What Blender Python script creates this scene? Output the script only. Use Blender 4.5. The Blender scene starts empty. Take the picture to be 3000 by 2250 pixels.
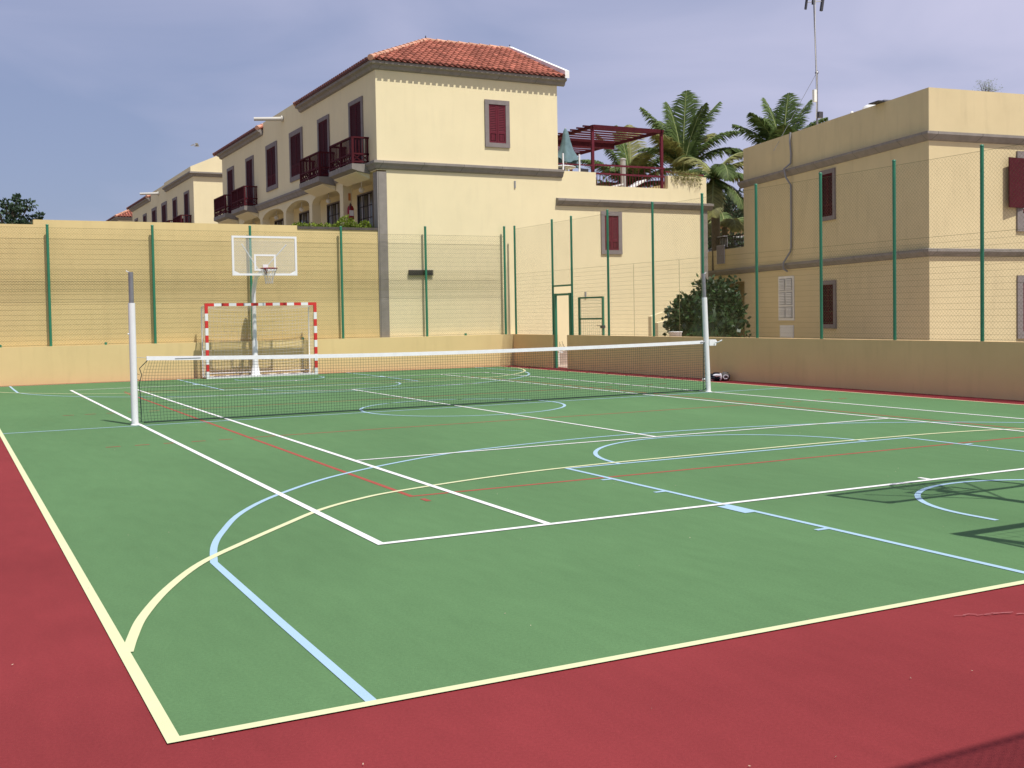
import bpy, math, random
from mathutils import Vector, Matrix, noise
random.seed(7)
sc = bpy.context.scene
col = sc.collection
R = math.radians

# ------------------------------------------------------------------ materials
MATS = {}
def mat(name, color, rough=0.8, var=0.06, scale=3.0, bump=0.0, bscale=60.0, spec=0.3, metal=0.0, island=0.0,
        stretch=(1, 1, 1), specks=None, coord='Object', trans=0.0, alpha=None, streak=0.0, joints=None):
    m = bpy.data.materials.new(name); m.use_nodes = True
    nt = m.node_tree; N = nt.nodes; L = nt.links
    b = N['Principled BSDF']
    b.inputs['Roughness'].default_value = rough
    b.inputs['Specular IOR Level'].default_value = spec
    b.inputs['Metallic'].default_value = metal
    if alpha is not None: b.inputs['Alpha'].default_value = alpha
    tc = N.new('ShaderNodeTexCoord'); mp = N.new('ShaderNodeMapping'); mp.inputs['Scale'].default_value = stretch
    L.new(tc.outputs[coord], mp.inputs['Vector'])
    n1 = N.new('ShaderNodeTexNoise'); n1.inputs['Scale'].default_value = scale; n1.inputs['Detail'].default_value = 6
    n1.inputs['Roughness'].default_value = 0.6
    L.new(mp.outputs[0], n1.inputs['Vector'])
    mr = N.new('ShaderNodeMapRange'); mr.inputs[1].default_value = 0.3; mr.inputs[2].default_value = 0.7
    mr.inputs[3].default_value = 1 - var; mr.inputs[4].default_value = 1 + var
    L.new(n1.outputs['Fac'], mr.inputs[0])
    val = mr.outputs[0]
    if island:
        g = N.new('ShaderNodeNewGeometry'); m2 = N.new('ShaderNodeMapRange')
        m2.inputs[3].default_value = 1 - island; m2.inputs[4].default_value = 1 + island
        L.new(g.outputs['Random Per Island'], m2.inputs[0])
        mu = N.new('ShaderNodeMath'); mu.operation = 'MULTIPLY'; L.new(val, mu.inputs[0]); L.new(m2.outputs[0], mu.inputs[1]); val = mu.outputs[0]
    if streak:
        mp2 = N.new('ShaderNodeMapping'); mp2.inputs['Scale'].default_value = (2.2, 2.2, 0.35); L.new(tc.outputs[coord], mp2.inputs[0])
        n3 = N.new('ShaderNodeTexNoise'); n3.inputs['Scale'].default_value = 2.0; n3.inputs['Detail'].default_value = 4
        L.new(mp2.outputs[0], n3.inputs['Vector'])
        m3 = N.new('ShaderNodeMapRange'); m3.inputs[1].default_value = .52; m3.inputs[2].default_value = .8
        m3.inputs[3].default_value = 1; m3.inputs[4].default_value = 1 - streak
        L.new(n3.outputs['Fac'], m3.inputs[0])
        mu = N.new('ShaderNodeMath'); mu.operation = 'MULTIPLY'; L.new(val, mu.inputs[0]); L.new(m3.outputs[0], mu.inputs[1]); val = mu.outputs[0]
    if specks:
        for sc_, am, st in ((70.0, .07, (1, 1, 1)), (9.0, .035, (1, .25, 1)), (.16, .05, (1, 1, 1))):
            mg = N.new('ShaderNodeMapping'); mg.inputs['Scale'].default_value = st; mg.inputs['Rotation'].default_value = (0, 0, .4); L.new(tc.outputs[coord], mg.inputs[0])
            n5 = N.new('ShaderNodeTexNoise'); n5.inputs['Scale'].default_value = sc_; n5.inputs['Detail'].default_value = 3; L.new(mg.outputs[0], n5.inputs['Vector'])
            m5 = N.new('ShaderNodeMapRange'); m5.inputs[1].default_value = .3; m5.inputs[2].default_value = .7
            m5.inputs[3].default_value = 1 - am; m5.inputs[4].default_value = 1 + am; L.new(n5.outputs['Fac'], m5.inputs[0])
            mu = N.new('ShaderNodeMath'); mu.operation = 'MULTIPLY'; L.new(val, mu.inputs[0]); L.new(m5.outputs[0], mu.inputs[1]); val = mu.outputs[0]
    if joints:
        jv = N.new('ShaderNodeSeparateXYZ'); L.new(tc.outputs[coord], jv.inputs[0])
        ad = N.new('ShaderNodeMath'); ad.operation = 'ADD'; L.new(jv.outputs[0], ad.inputs[0]); L.new(jv.outputs[1], ad.inputs[1])
        wv = N.new('ShaderNodeMath'); wv.operation = 'PINGPONG'; wv.inputs[1].default_value = joints / 2; L.new(ad.outputs[0], wv.inputs[0])
        lt = N.new('ShaderNodeMath'); lt.operation = 'LESS_THAN'; lt.inputs[1].default_value = 0.012; L.new(wv.outputs[0], lt.inputs[0])
        m4 = N.new('ShaderNodeMapRange'); m4.inputs[3].default_value = 1; m4.inputs[4].default_value = .62; L.new(lt.outputs[0], m4.inputs[0])
        mu = N.new('ShaderNodeMath'); mu.operation = 'MULTIPLY'; L.new(val, mu.inputs[0]); L.new(m4.outputs[0], mu.inputs[1]); val = mu.outputs[0]
    mx = N.new('ShaderNodeVectorMath'); mx.operation = 'SCALE'; mx.inputs[0].default_value = color[:3]
    L.new(val, mx.inputs['Scale'])
    out = mx.outputs[0]
    if specks:
        v = N.new('ShaderNodeTexVoronoi'); v.inputs['Scale'].default_value = specks[0]; L.new(tc.outputs[coord], v.inputs['Vector'])
        nn = N.new('ShaderNodeTexNoise'); nn.inputs['Scale'].default_value = 1.7; L.new(tc.outputs[coord], nn.inputs['Vector'])
        th = N.new('ShaderNodeMapRange'); th.inputs[1].default_value = .5; th.inputs[2].default_value = .75
        th.inputs[3].default_value = 0.0; th.inputs[4].default_value = specks[1]; L.new(nn.outputs['Fac'], th.inputs[0])
        lt = N.new('ShaderNodeMath'); lt.operation = 'LESS_THAN'; L.new(v.outputs['Distance'], lt.inputs[0]); L.new(th.outputs[0], lt.inputs[1])
        mc = N.new('ShaderNodeMix'); mc.data_type = 'RGBA'; L.new(lt.outputs[0], mc.inputs[0]); L.new(out, mc.inputs[6])
        mc.inputs[7].default_value = (*specks[2], 1); out = mc.outputs[2]
    L.new(out, b.inputs['Base Color'])
    if bump:
        n2 = N.new('ShaderNodeTexNoise'); n2.inputs['Scale'].default_value = bscale; n2.inputs['Detail'].default_value = 3
        L.new(tc.outputs[coord], n2.inputs['Vector'])
        bp = N.new('ShaderNodeBump'); bp.inputs['Strength'].default_value = bump; bp.inputs['Distance'].default_value = 0.01
        L.new(n2.outputs['Fac'], bp.inputs['Height']); L.new(bp.outputs[0], b.inputs['Normal'])
    if trans:
        t = N.new('ShaderNodeBsdfTranslucent'); L.new(out, t.inputs[0]); ms = N.new('ShaderNodeMixShader'); ms.inputs[0].default_value = trans
        L.new(b.outputs[0], ms.inputs[1]); L.new(t.outputs[0], ms.inputs[2]); L.new(ms.outputs[0], N['Material Output'].inputs[0])
    MATS[name] = m
    return m

mat('red_court', (.224, .035, .038), .9, .10, .55, .25, 220, .08, specks=(2.3, .035, (.42, .25, .18)))
mat('green_court', (.101, .197, .085), .9, .09, .5, .25, 220, .08, stretch=(1, .35, 1), specks=(1.6, .022, (.34, .34, .2)))
mat('paint_white', (.74, .74, .72), .7, .04, 2, .1, 120)
mat('paint_yellow', (.62, .64, .375), .7, .04, 2, .1, 120)
mat('paint_blue', (.34, .50, .61), .7, .04, 2, .1, 120)
mat('paint_red', (.33, .07, .045), .7, .10, 6, .1, 120)
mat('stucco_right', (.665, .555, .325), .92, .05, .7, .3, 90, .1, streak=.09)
mat('stucco', (.805, .705, .445), .92, .035, .7, .3, 90, .1, streak=.05)
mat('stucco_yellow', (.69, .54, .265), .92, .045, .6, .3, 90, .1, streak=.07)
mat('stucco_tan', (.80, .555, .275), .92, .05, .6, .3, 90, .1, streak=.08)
mat('grit', (.40, .33, .24), .9, .3, 8, island=.6)
mat('spout', (.56, .54, .48), .8)
mat('scuff', (.34, .12, .12), .85, .2, 8)
mat('stone', (.265, .240, .212), .85, .12, 4, .3, 50, .2, joints=1.35)
mat('stone_trim', (.235, .205, .195), .85, .10, 5, .3, 50, .2)
mat('tile', (.39, .135, .088), .8, .18, 1.2, .3, 40, .15, island=.34)
mat('tile_dark', (.075, .040, .045), .85, .2, 5, .2, 40, .1, island=.3)  # darker purple-brown tile colour for the first course of the left hip slope
mat('tile_ridge', (.55, .30, .20), .8, .15, 5, .2, 40, .2, island=.15)
mat('tile_under', (.20, .07, .05), .9)
mat('white_render', (.80, .80, .76), .8)
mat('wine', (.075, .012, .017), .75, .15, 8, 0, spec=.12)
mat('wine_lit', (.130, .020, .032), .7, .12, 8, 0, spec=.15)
mat('wood_dark', (.020, .008, .009), .8, .10, 6, 0, spec=.5)
mat('glass_dark', (.030, .035, .042), .12, .1, 2, 0, spec=.6)
mat('glass_pale', (.36, .42, .42), .15, .1, 2, 0, spec=.6)
mat('curtain', (.42, .42, .46), .9, .12, 6, 0, stretch=(8, 8, .5))
mat('green_metal', (.028, .190, .102), .38, .06, 6, 0, spec=.5)
mat('wire', (.16, .145, .055), .5, .05, 6, 0, spec=.4)
mat('net_cord', (.020, .040, .036), .8)
mat('net_white', (.62, .60, .58), .85)
mat('white_metal', (.80, .80, .80), .35, .03, 4, 0, spec=.5)
mat('band', (.82, .82, .84), .8, .05, 8, .2, 60)
mat('galvanised', (.30, .30, .31), .42, .15, 9, 0, spec=.5, metal=.6)
mat('goal_red', (.62, .035, .030), .4, .05, 5, 0, spec=.5)
mat('rim_red', (.25, .018, .03), .4)
mat('grey_plastic', (.28, .28, .29), .5)
mat('dark_metal', (.06, .06, .07), .5)
mat('black_cloth', (.010, .011, .018), .95, .2, 14, .3, 60)
mat('white_cloth', (.72, .70, .74), .95, .1, 14, .3, 60)
mat('bag_grey', (.16, .145, .13), .7, .35, 16, .3, 60)
mat('parasol_cloth', (.13, .205, .225), .9, .15, 6, .3, 40)
mat('leaf_palm', (.115, .170, .050), .6, .2, 4, 0, spec=.3, island=.4, trans=.35)
mat('leaf_palm_yellow', (.24, .24, .075), .55, .2, 4, 0, spec=.4, island=.35, trans=.3)
mat('frond_stem', (.30, .34, .13), .5)
mat('leaf_shrub', (.030, .062, .018), .42, .2, 4, 0, spec=.5, island=.5, trans=.15)
mat('leaf_tree', (.050, .085, .045), .6, .2, 4, 0, spec=.3, island=.4, trans=.2)
mat('leaf_bright', (.20, .27, .030), .6, .2, 4, 0, spec=.3, island=.4, trans=.3)
mat('leaf_dry', (.30, .36, .28), .7, .2, 4, 0, spec=.2, island=.4, trans=.3)
mat('bark', (.13, .10, .075), .9, .25, 9, .5, 30)
mat('soil', (.26, .21, .15), .95, .15, .8, .4, 8)
mat('paving', (.42, .33, .27), .9, .12, 3, .3, 20)
mat('concrete', (.40, .38, .35), .9, .1, 3, .3, 30)
mat('extinguisher', (.28, .012, .02), .35)
mat('globe', (.85, .84, .80), .3)
mat('orange_clay', (.55, .20, .06), .7)
mat('hedge_edge', (.09, .075, .065), .9, .2, 6, .3, 30)
g = mat('board_glass', (.80, .86, .90), .05, .02, 2, 0, spec=.5, alpha=.12)
mat('hill', (.16, .15, .09), .95, .25, .08, 0)
M_ = MATS

# ------------------------------------------------------------------ mesh builder
ORG = {}
class MB:
    def __init__(s, M=None): s.v = []; s.f = []; s.m = []; s.sm = []; s.M = M
    def add(s, vs, fs, mi=0, smooth=False):
        n = len(s.v)
        for p in vs:
            p = Vector(p); s.v.append(s.M @ p if s.M else p)
        for f in fs: s.f.append([n + i for i in f]); s.m.append(mi); s.sm.append(smooth)
        return s
    def box(s, x0, y0, z0, x1, y1, z1, mi=0):
        v = [(x, y, z) for z in (z0, z1) for y in (y0, y1) for x in (x0, x1)]
        return s.add(v, [(0, 2, 3, 1), (4, 5, 7, 6), (0, 1, 5, 4), (2, 6, 7, 3), (0, 4, 6, 2), (1, 3, 7, 5)], mi)
    def prism(s, poly, ext, mi=0):
        n = len(poly); e = Vector(ext); v = [Vector(p) for p in poly] + [Vector(p) + e for p in poly]
        f = [tuple(range(n))[::-1], tuple(range(n, 2 * n))] + [(i, (i + 1) % n, n + (i + 1) % n, n + i) for i in range(n)]
        return s.add(v, f, mi)
    def beam(s, p, q, w, h=None, up=(0, 0, 1), mi=0):
        h = h or w; p = Vector(p); q = Vector(q); d = (q - p).normalized(); u = Vector(up)
        if abs(d.dot(u)) > .98: u = Vector((0, 1, 0))
        a = d.cross(u).normalized(); b = a.cross(d).normalized()
        v = [o + a * (i * w / 2) + b * (j * h / 2) for o in (p, q) for i, j in ((-1, -1), (1, -1), (1, 1), (-1, 1))]
        return s.add(v, [(0, 3, 2, 1), (4, 5, 6, 7), (0, 1, 5, 4), (1, 2, 6, 5), (2, 3, 7, 6), (3, 0, 4, 7)], mi)
    def wire(s, p, q, r, mi=0):
        p = Vector(p); q = Vector(q); d = (q - p).normalized(); u = Vector((0, 0, 1)) if abs(d.z) < .9 else Vector((1, 0, 0))
        a = d.cross(u).normalized(); b = a.cross(d)
        v = [o + a * (r * math.cos(t)) + b * (r * math.sin(t)) for o in (p, q) for t in (0, 2.094, 4.189)]
        return s.add(v, [(0, 1, 4, 3), (1, 2, 5, 4), (2, 0, 3, 5)], mi)
    def tube(s, path, r, seg=10, mi=0, cap=True, smooth=True):
        P = [Vector(p) for p in path]; n = len(P); rr = r if isinstance(r, (list, tuple)) else [r] * n
        ring = []; prev = None
        for i in range(n):
            d = (P[min(i + 1, n - 1)] - P[max(i - 1, 0)]).normalized()
            if prev is None: u = Vector((0, 0, 1)) if abs(d.z) < .9 else Vector((1, 0, 0)); a = d.cross(u).normalized()
            else: a = (prev - d * prev.dot(d)).normalized()
            prev = a; b = a.cross(d)
            ring += [P[i] + a * (rr[i] * math.cos(2 * math.pi * k / seg)) + b * (rr[i] * math.sin(2 * math.pi * k / seg)) for k in range(seg)]
        f = [(i * seg + k, i * seg + (k + 1) % seg, (i + 1) * seg + (k + 1) % seg, (i + 1) * seg + k) for i in range(n - 1) for k in range(seg)]
        s.add(ring, f, mi, smooth)
        if cap:
            s.add(ring[:seg], [tuple(range(seg))], mi); s.add(ring[-seg:], [tuple(range(seg))[::-1]], mi)
        return s
    def lathe(s, c, prof, seg=14, mi=0, smooth=True):
        c = Vector(c); v = []
        for r, z in prof: v += [c + Vector((r * math.cos(2 * math.pi * k / seg), r * math.sin(2 * math.pi * k / seg), z)) for k in range(seg)]
        f = [(i * seg + k, i * seg + (k + 1) % seg, (i + 1) * seg + (k + 1) % seg, (i + 1) * seg + k) for i in range(len(prof) - 1) for k in range(seg)]
        return s.add(v, f, mi, smooth)
    def blob(s, c, rad, mi=0, n=12, amp=.15, fr=3.0, rot=0.0):
        v = []; c = Vector(c)
        for i in range(n + 1):
            th = math.pi * i / n
            for k in range(n * 2):
                ph = math.pi * k / n; d = Vector((math.sin(th) * math.cos(ph), math.sin(th) * math.sin(ph), math.cos(th)))
                kk = 1 + amp * noise.noise(d * fr + c * 3)
                p = Vector((d.x * rad[0], d.y * rad[1], d.z * rad[2])) * kk
                p.rotate(Matrix.Rotation(rot, 3, 'Z')); v.append(c + p)
        w = 2 * n
        f = [(i * w + k, (i + 1) * w + k, (i + 1) * w + (k + 1) % w, i * w + (k + 1) % w) for i in range(n) for k in range(w)]
        return s.add(v, f, mi, True)
    def build(s, name, mats, parent=None):
        me = bpy.data.meshes.new(name)
        org = ORG.get(parent.name, Vector((0, 0, 0))) if parent else Vector((0, 0, 0))
        me.from_pydata([tuple(p - org) for p in s.v], [], s.f)
        if isinstance(mats, str): mats = [mats]
        for m in mats: me.materials.append(M_[m])
        me.polygons.foreach_set('material_index', s.m)
        me.polygons.foreach_set('use_smooth', s.sm)
        me.update()
        o = bpy.data.objects.new(name, me); col.objects.link(o)
        if parent: o.parent = parent; ORG[o.name] = org
        return o

def tag(o, label=None, cat=None, group=None, kind=None):
    if label: o['label'] = label
    if cat: o['category'] = cat
    if group: o['group'] = group
    if kind: o['kind'] = kind
    return o
def thing(name, loc, label, cat, group=None):
    o = bpy.data.objects.new(name, None); col.objects.link(o); o.location = loc; o.empty_display_size = .2
    ORG[o.name] = Vector(loc)
    return tag(o, label, cat, group)
def struct(o, label=None): return tag(o, label, kind='structure')
def children(o): return [c for c in bpy.data.objects if c.parent == o]
def copy_tree(o, parent=None):
    c = o.copy(); col.objects.link(c)
    if parent: c.parent = parent
    for ch in children(o): copy_tree(ch, c)
    return c

# ------------------------------------------------------------------ camera, light, sky
CP = Vector((-8.1838, -17.7902, 1.6058)); yaw, pit, rol = .4763, .0352, -.0173
F = Vector((math.sin(yaw) * math.cos(pit), math.cos(yaw) * math.cos(pit), -math.sin(pit)))
ri = Vector((math.cos(yaw), -math.sin(yaw), 0)); up = ri.cross(F)
Rr = ri * math.cos(rol) + up * math.sin(rol); Uu = -ri * math.sin(rol) + up * math.cos(rol)
cam = bpy.data.cameras.new('camera'); co = bpy.data.objects.new('camera', cam); col.objects.link(co)
co.matrix_world = Matrix(((Rr.x, Uu.x, -F.x, CP.x), (Rr.y, Uu.y, -F.y, CP.y), (Rr.z, Uu.z, -F.z, CP.z), (0, 0, 0, 1)))
cam.sensor_width = 36; cam.lens = 3244.05 / 3000 * 36; cam.shift_y = -86.63 / 3000
cam.clip_start = .05; cam.clip_end = 3000
sc.camera = co

SUNV = Vector((.135, -.53, 1.0)).normalized()
sun = bpy.data.lights.new('sun', 'SUN'); so = bpy.data.objects.new('sun', sun); col.objects.link(so)
sun.energy = 4.6; sun.angle = R(.55); sun.color = (1.0, .955, .88)
so.rotation_euler = SUNV.to_track_quat('Z', 'Y').to_euler(); so.location = (0, -20, 40)
w = bpy.data.worlds.new('World'); sc.world = w; w.use_nodes = True
nt = w.node_tree; N = nt.nodes; L = nt.links
bg = N['Background']; sky = N.new('ShaderNodeTexSky'); sky.sky_type = 'NISHITA'; sky.sun_disc = False
sky.sun_elevation = math.asin(SUNV.z); sky.sun_rotation = math.atan2(SUNV.x, SUNV.y)
sky.air_density = 1.0; sky.dust_density = 1.2; sky.ozone_density = 2.0
tc = N.new('ShaderNodeTexCoord'); mp = N.new('ShaderNodeMapping'); mp.inputs['Scale'].default_value = (1.2, 1.2, 4.5)
mp.inputs['Rotation'].default_value = (0, 0, .6)
L.new(tc.outputs['Generated'], mp.inputs[0])
nz = N.new('ShaderNodeTexNoise'); nz.inputs['Scale'].default_value = 2.2; nz.inputs['Detail'].default_value = 7; nz.inputs['Roughness'].default_value = .45
nz.inputs['Distortion'].default_value = .6
L.new(mp.outputs[0], nz.inputs['Vector'])
dp = N.new('ShaderNodeVectorMath'); dp.operation = 'DOT_PRODUCT'; dp.inputs[1].default_value = (.89, -.46, .35)
L.new(tc.outputs['Generated'], dp.inputs[0])
a1 = N.new('ShaderNodeMath'); a1.operation = 'MULTIPLY_ADD'; a1.inputs[1].default_value = .62; L.new(dp.outputs['Value'], a1.inputs[0])
L.new(nz.outputs['Fac'], a1.inputs[2])
base = N.new('ShaderNodeMix'); base.data_type = 'RGBA'; base.inputs[0].default_value = .68
L.new(sky.outputs[0], base.inputs[6]); base.inputs[7].default_value = (3.05, 3.5, 5.65, 1)
mr = N.new('ShaderNodeMapRange'); mr.inputs[1].default_value = .30; mr.inputs[2].default_value = .88
mr.inputs[3].default_value = .0; mr.inputs[4].default_value = 1.0
L.new(a1.outputs[0], mr.inputs[0])
mx = N.new('ShaderNodeMix'); mx.data_type = 'RGBA'; L.new(mr.outputs[0], mx.inputs[0])
L.new(base.outputs[2], mx.inputs[6]); mx.inputs[7].default_value = (5.75, 5.8, 7.75, 1)
L.new(mx.outputs[2], bg.inputs['Color']); bg.inputs['Strength'].default_value = .1
sc.view_settings.view_transform = 'Standard'; sc.view_settings.look = 'None'
sc.view_settings.gamma = 1; sc.view_settings.exposure = 0.0
sc.cycles.max_bounces = 8; sc.cycles.transparent_max_bounces = 12

# ------------------------------------------------------------------ ground and court
m = MB(); m.add([(-900, -900, -.06), (900, -900, -.06), (900, 1500, -.06), (-900, 1500, -.06)], [(0, 1, 2, 3)])
struct(m.build('ground', 'soil'), 'dusty ground around the court')
m = MB(); m.box(-13, -24, -.05, 8.5, 14.0, 0)
struct(m.build('court_surround', 'red_court'), 'red painted surround of the court')
m = MB(); m.add([(-7.46, -13.49, .0025), (7.46, -13.49, .0025), (7.46, 13.49, .0025), (-7.46, 13.49, .0025)], [(0, 1, 2, 3)])
struct(m.build('court_surface', 'green_court'), 'green painted playing surface')
m = MB(); m.box(8.5, -24, -.05, 16.5, 14.08, .01)
struct(m.build('path', 'paving'), 'pale paved path outside the right fence')

zc = [.0040]
def ribbon(mb, pts, w=.052, closed=False):
    zc[0] += .00006; z = zc[0]
    P = [Vector((p[0], p[1], 0)) for p in pts]; n = len(P); A = []; B = []
    for i in range(n):
        if closed: d0 = (P[i] - P[i - 1]).normalized(); d1 = (P[(i + 1) % n] - P[i]).normalized()
        else:
            d1 = (P[min(i + 1, n - 1)] - P[min(i, n - 2)]).normalized(); d0 = (P[max(i, 1)] - P[max(i - 1, 0)]).normalized()
        t = (d0 + d1).normalized(); nn = Vector((-t.y, t.x, 0)); k = min(2.0, 1 / max(.3, nn.dot(Vector((-d1.y, d1.x, 0)))))
        A.append(P[i] + nn * (w / 2 * k)); B.append(P[i] - nn * (w / 2 * k))
    v = [(p.x, p.y, z) for p in A + B]
    f = [(i, n + i, n + (i + 1) % n, (i + 1) % n) for i in range(n if closed else n - 1)]
    mb.add(v, f)
def arc(cx, cy, r, a0, a1, n=40): return [(cx + r * math.cos(R(a0 + (a1 - a0) * i / n)), cy + r * math.sin(R(a0 + (a1 - a0) * i / n))) for i in range(n + 1)]
def catmull(pts, k=6):
    out = []
    for i in range(len(pts) - 1):
        p = [Vector(pts[max(i - 1, 0)]), Vector(pts[i]), Vector(pts[i + 1]), Vector(pts[min(i + 2, len(pts) - 1)])]
        for j in range(k):
            t = j / k
            out.append(tuple(.5 * ((2 * p[1]) + (-p[0] + p[2]) * t + (2 * p[0] - 5 * p[1] + 4 * p[2] - p[3]) * t * t + (-p[0] + 3 * p[1] - 3 * p[2] + p[3]) * t ** 3)))
    out.append(tuple(pts[-1])); return out
def mir(p): return [(x, -y) for x, y in p]

m = MB()                                                            # volleyball lines, red
ribbon(m, [(-4.48, -8.6), (4.4, -8.6), (4.4, 8.6), (-4.48, 8.6)], .05, True)
for s in (-1, 1):
    ribbon(m, [(-4.48, s * 2.75), (4.4, s * 2.75)], .045)
    for k in range(5):
        for sx in (-1, 1): ribbon(m, [(sx * (4.72 + .36 * k), s * 2.8), (sx * (4.9 + .36 * k), s * 2.8)], .045)
    for x in (-4.45, 4.37): ribbon(m, [(x, s * 8.78), (x + .0, s * 8.93)], .05)
struct(m.build('red_line_marking', 'paint_red'), 'thin red volleyball lines painted on the green court')
m = MB()                                                            # basketball lines, blue
ribbon(m, [(-7.43, 0), (7.42, 0)], .05)
ribbon(m, arc(0, 0, 1.8, 0, 360, 64)[:-1], .05, True)
for s in (-1, 1):
    q = [(-6.63, -13.45), (-6.63, -12.0), (-6.62, -10.4)]
    cur = catmull([(-6.62, -10.4), (-6.5, -9.86), (-6.33, -9.36), (-6.0, -8.6), (-5.46, -7.81), (-4.55, -6.9), (-3.15, -6.06), (-2.0, -5.72), (-.6, -5.52), (.8, -5.55),
                   (2.1, -5.75), (3.2, -6.12), (4.5, -6.95), (5.4, -7.85), (6.0, -8.7), (6.4, -9.6), (6.62, -10.4)])
    q = q[:2] + cur + [(6.62, -12), (6.62, -13.45)]
    ribbon(m, q if s < 0 else mir(q), .05)
    k = [(-2.43, 13.45 * s), (-2.43, 7.85 * s), (2.43, 7.85 * s), (2.43, 13.45 * s)]
    ribbon(m, k, .05)
    a = arc(0, -7.85, 1.78, 0, 180, 40); ribbon(m, a if s < 0 else mir(a), .05)
    a = [(-1.17, -12.1)] + arc(0, -11.85, 1.17, 180, 0, 30) + [(1.17, -12.1)]; ribbon(m, a if s < 0 else mir(a), .05)
    for sx in (-1, 1):
        for y in (8.73, 9.62, 11.67): ribbon(m, [(sx * 2.45, s * y), (sx * 2.56, s * y)], .05)
        ribbon(m, [(sx * 2.50, s * 10.5), (sx * 2.50, s * 10.86)], .1)
struct(m.build('blue_line_marking', 'paint_blue'), 'pale blue basketball lines painted on the green court')
m = MB()                                                            # boundary and futsal area, yellow
ribbon(m, [(-7.44, -13.47), (7.44, -13.47), (7.44, 13.47), (-7.44, 13.47)], .055, True)
for s in (-1, 1):
    cur = catmull([(-7.425, -12.2), (-7.36, -11.93), (-7.25, -11.55), (-7.02, -10.98), (-6.70, -10.38), (-6.30, -9.87), (-5.85, -9.34), (-5.40, -8.84), (-4.95, -8.50), (-4.46, -8.26), (-3.3, -7.93), (-2.07, -7.76), (0, -7.70), (1.6, -7.68), (3.3, -7.75),
                   (4.4, -8.02), (5.4, -8.7), (6.5, -9.95), (7.15, -11.24), (7.42, -12.1)])
    ribbon(m, cur if s < 0 else mir(cur), .055)
struct(m.build('yellow_line_marking', 'paint_yellow'), 'pale yellow boundary line and goal area arcs on the court')
m = MB()                                                            # tennis lines, white
ribbon(m, [(-5.46, -10.43), (5.5, -10.43), (5.5, 10.43), (-5.46, 10.43)], .06, True)
for x in (-4.09, 4.12): ribbon(m, [(x, -10.43), (x, 10.43)], .057)
for s in (-1, 1):
    ribbon(m, [(-4.09, s * 5.95), (4.12, s * 5.95)], .05); ribbon(m, [(0, s * 10.41), (0, s * 10.28)], .05)
ribbon(m, [(0, -5.95), (0, 5.95)], .05)
struct(m.build('white_line_marking', 'paint_white'), 'white tennis lines painted on the green court')
m = MB()
zc[0] += .0002
for k in range(9):
    x = -3.55 + .05 * k; y = -13.76 - .022 * k + random.uniform(-.02, .02); l = random.uniform(.04, .12)
    ribbon(m, [(x, y), (x + l * .6, y - .02 * random.random()), (x + l, y - .03)], random.uniform(.004, .011))
struct(m.build('scuff_marking', 'scuff'), 'faint pale scuff on the red surround')

random.seed(5); m = MB()
for k in range(200):
    x = random.uniform(-9.5, 7.4); y = random.uniform(-15.2, 5) if k % 3 else random.uniform(-15.2, -8); l = random.uniform(.003, .009); a = random.uniform(0, 3.14)
    d = Vector((math.cos(a), math.sin(a), 0)) * l; e = Vector((-d.y, d.x, 0)) * random.uniform(.2, .5); p = Vector((x, y, .0085))
    m.add([p - d, p + e, p + d + Vector((0, 0, .003)), p - e], [(0, 1, 2, 3)])
tag(m.build('court_grit', 'grit'), 'scattered grit and dry leaf bits on the court', 'grit', kind='stuff')

# ------------------------------------------------------------------ low walls
def stub(mb, x, y): mb.box(x - .03, y - .02, 1.003, x + .03, y + .04, 1.07)
o = thing('low_wall', (-3, 13.85, 0), 'sunlit waist-high yellow wall along the far end behind the goal', 'wall')
m = MB(); m.box(-13, 13.85, -.05, 8.2, 14.08, 1.0); m.build('wall_body', 'stucco_yellow', o)
for x in (-6.8, -4.2, 1.28, 6.55):
    m = MB(); stub(m, x, 13.93); m.build('fence_bracket', 'green_metal', o)
o = thing('low_wall', (8.3, 3, 0), 'long shaded waist-high wall along the right side, in front of the flat-roofed house', 'wall')
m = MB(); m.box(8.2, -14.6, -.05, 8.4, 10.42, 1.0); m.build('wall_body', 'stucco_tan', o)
o = thing('low_wall', (8.3, 12.5, 0), 'short shaded piece of waist-high wall between gate opening and far corner', 'wall')
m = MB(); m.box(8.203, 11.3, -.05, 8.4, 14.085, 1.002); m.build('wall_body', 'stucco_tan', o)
o = thing('tall_wall', (-6, 14.2, 0), 'tall yellow wall behind the far fence, left of the gabled house', 'wall')
m = MB(); m.box(-5.9, 14.11, -.05, 1.24, 14.34, 4.36); m.build('wall_body', 'stucco_yellow', o)
m = MB(); m.box(-30, 14.11, -.05, -5.9, 14.34, 4.23); m.build('lower_wall_section', 'stucco_yellow', o)
m = MB(); m.box(1.24, 14.115, -.05, 3.767, 14.33, 4.26); m.build('planter_wall', 'stucco_yellow', o)
m = MB(); m.box(1.245, 14.09, 4.26, 3.765, 14.34, 4.335); m.build('ledge', 'hedge_edge', o)
m = MB(); m.box(-120, 14.36, -.05, 4.9, 160, 3.2)
struct(m.build('terrace_ground', 'soil'), 'raised ground behind the tall wall')

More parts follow.
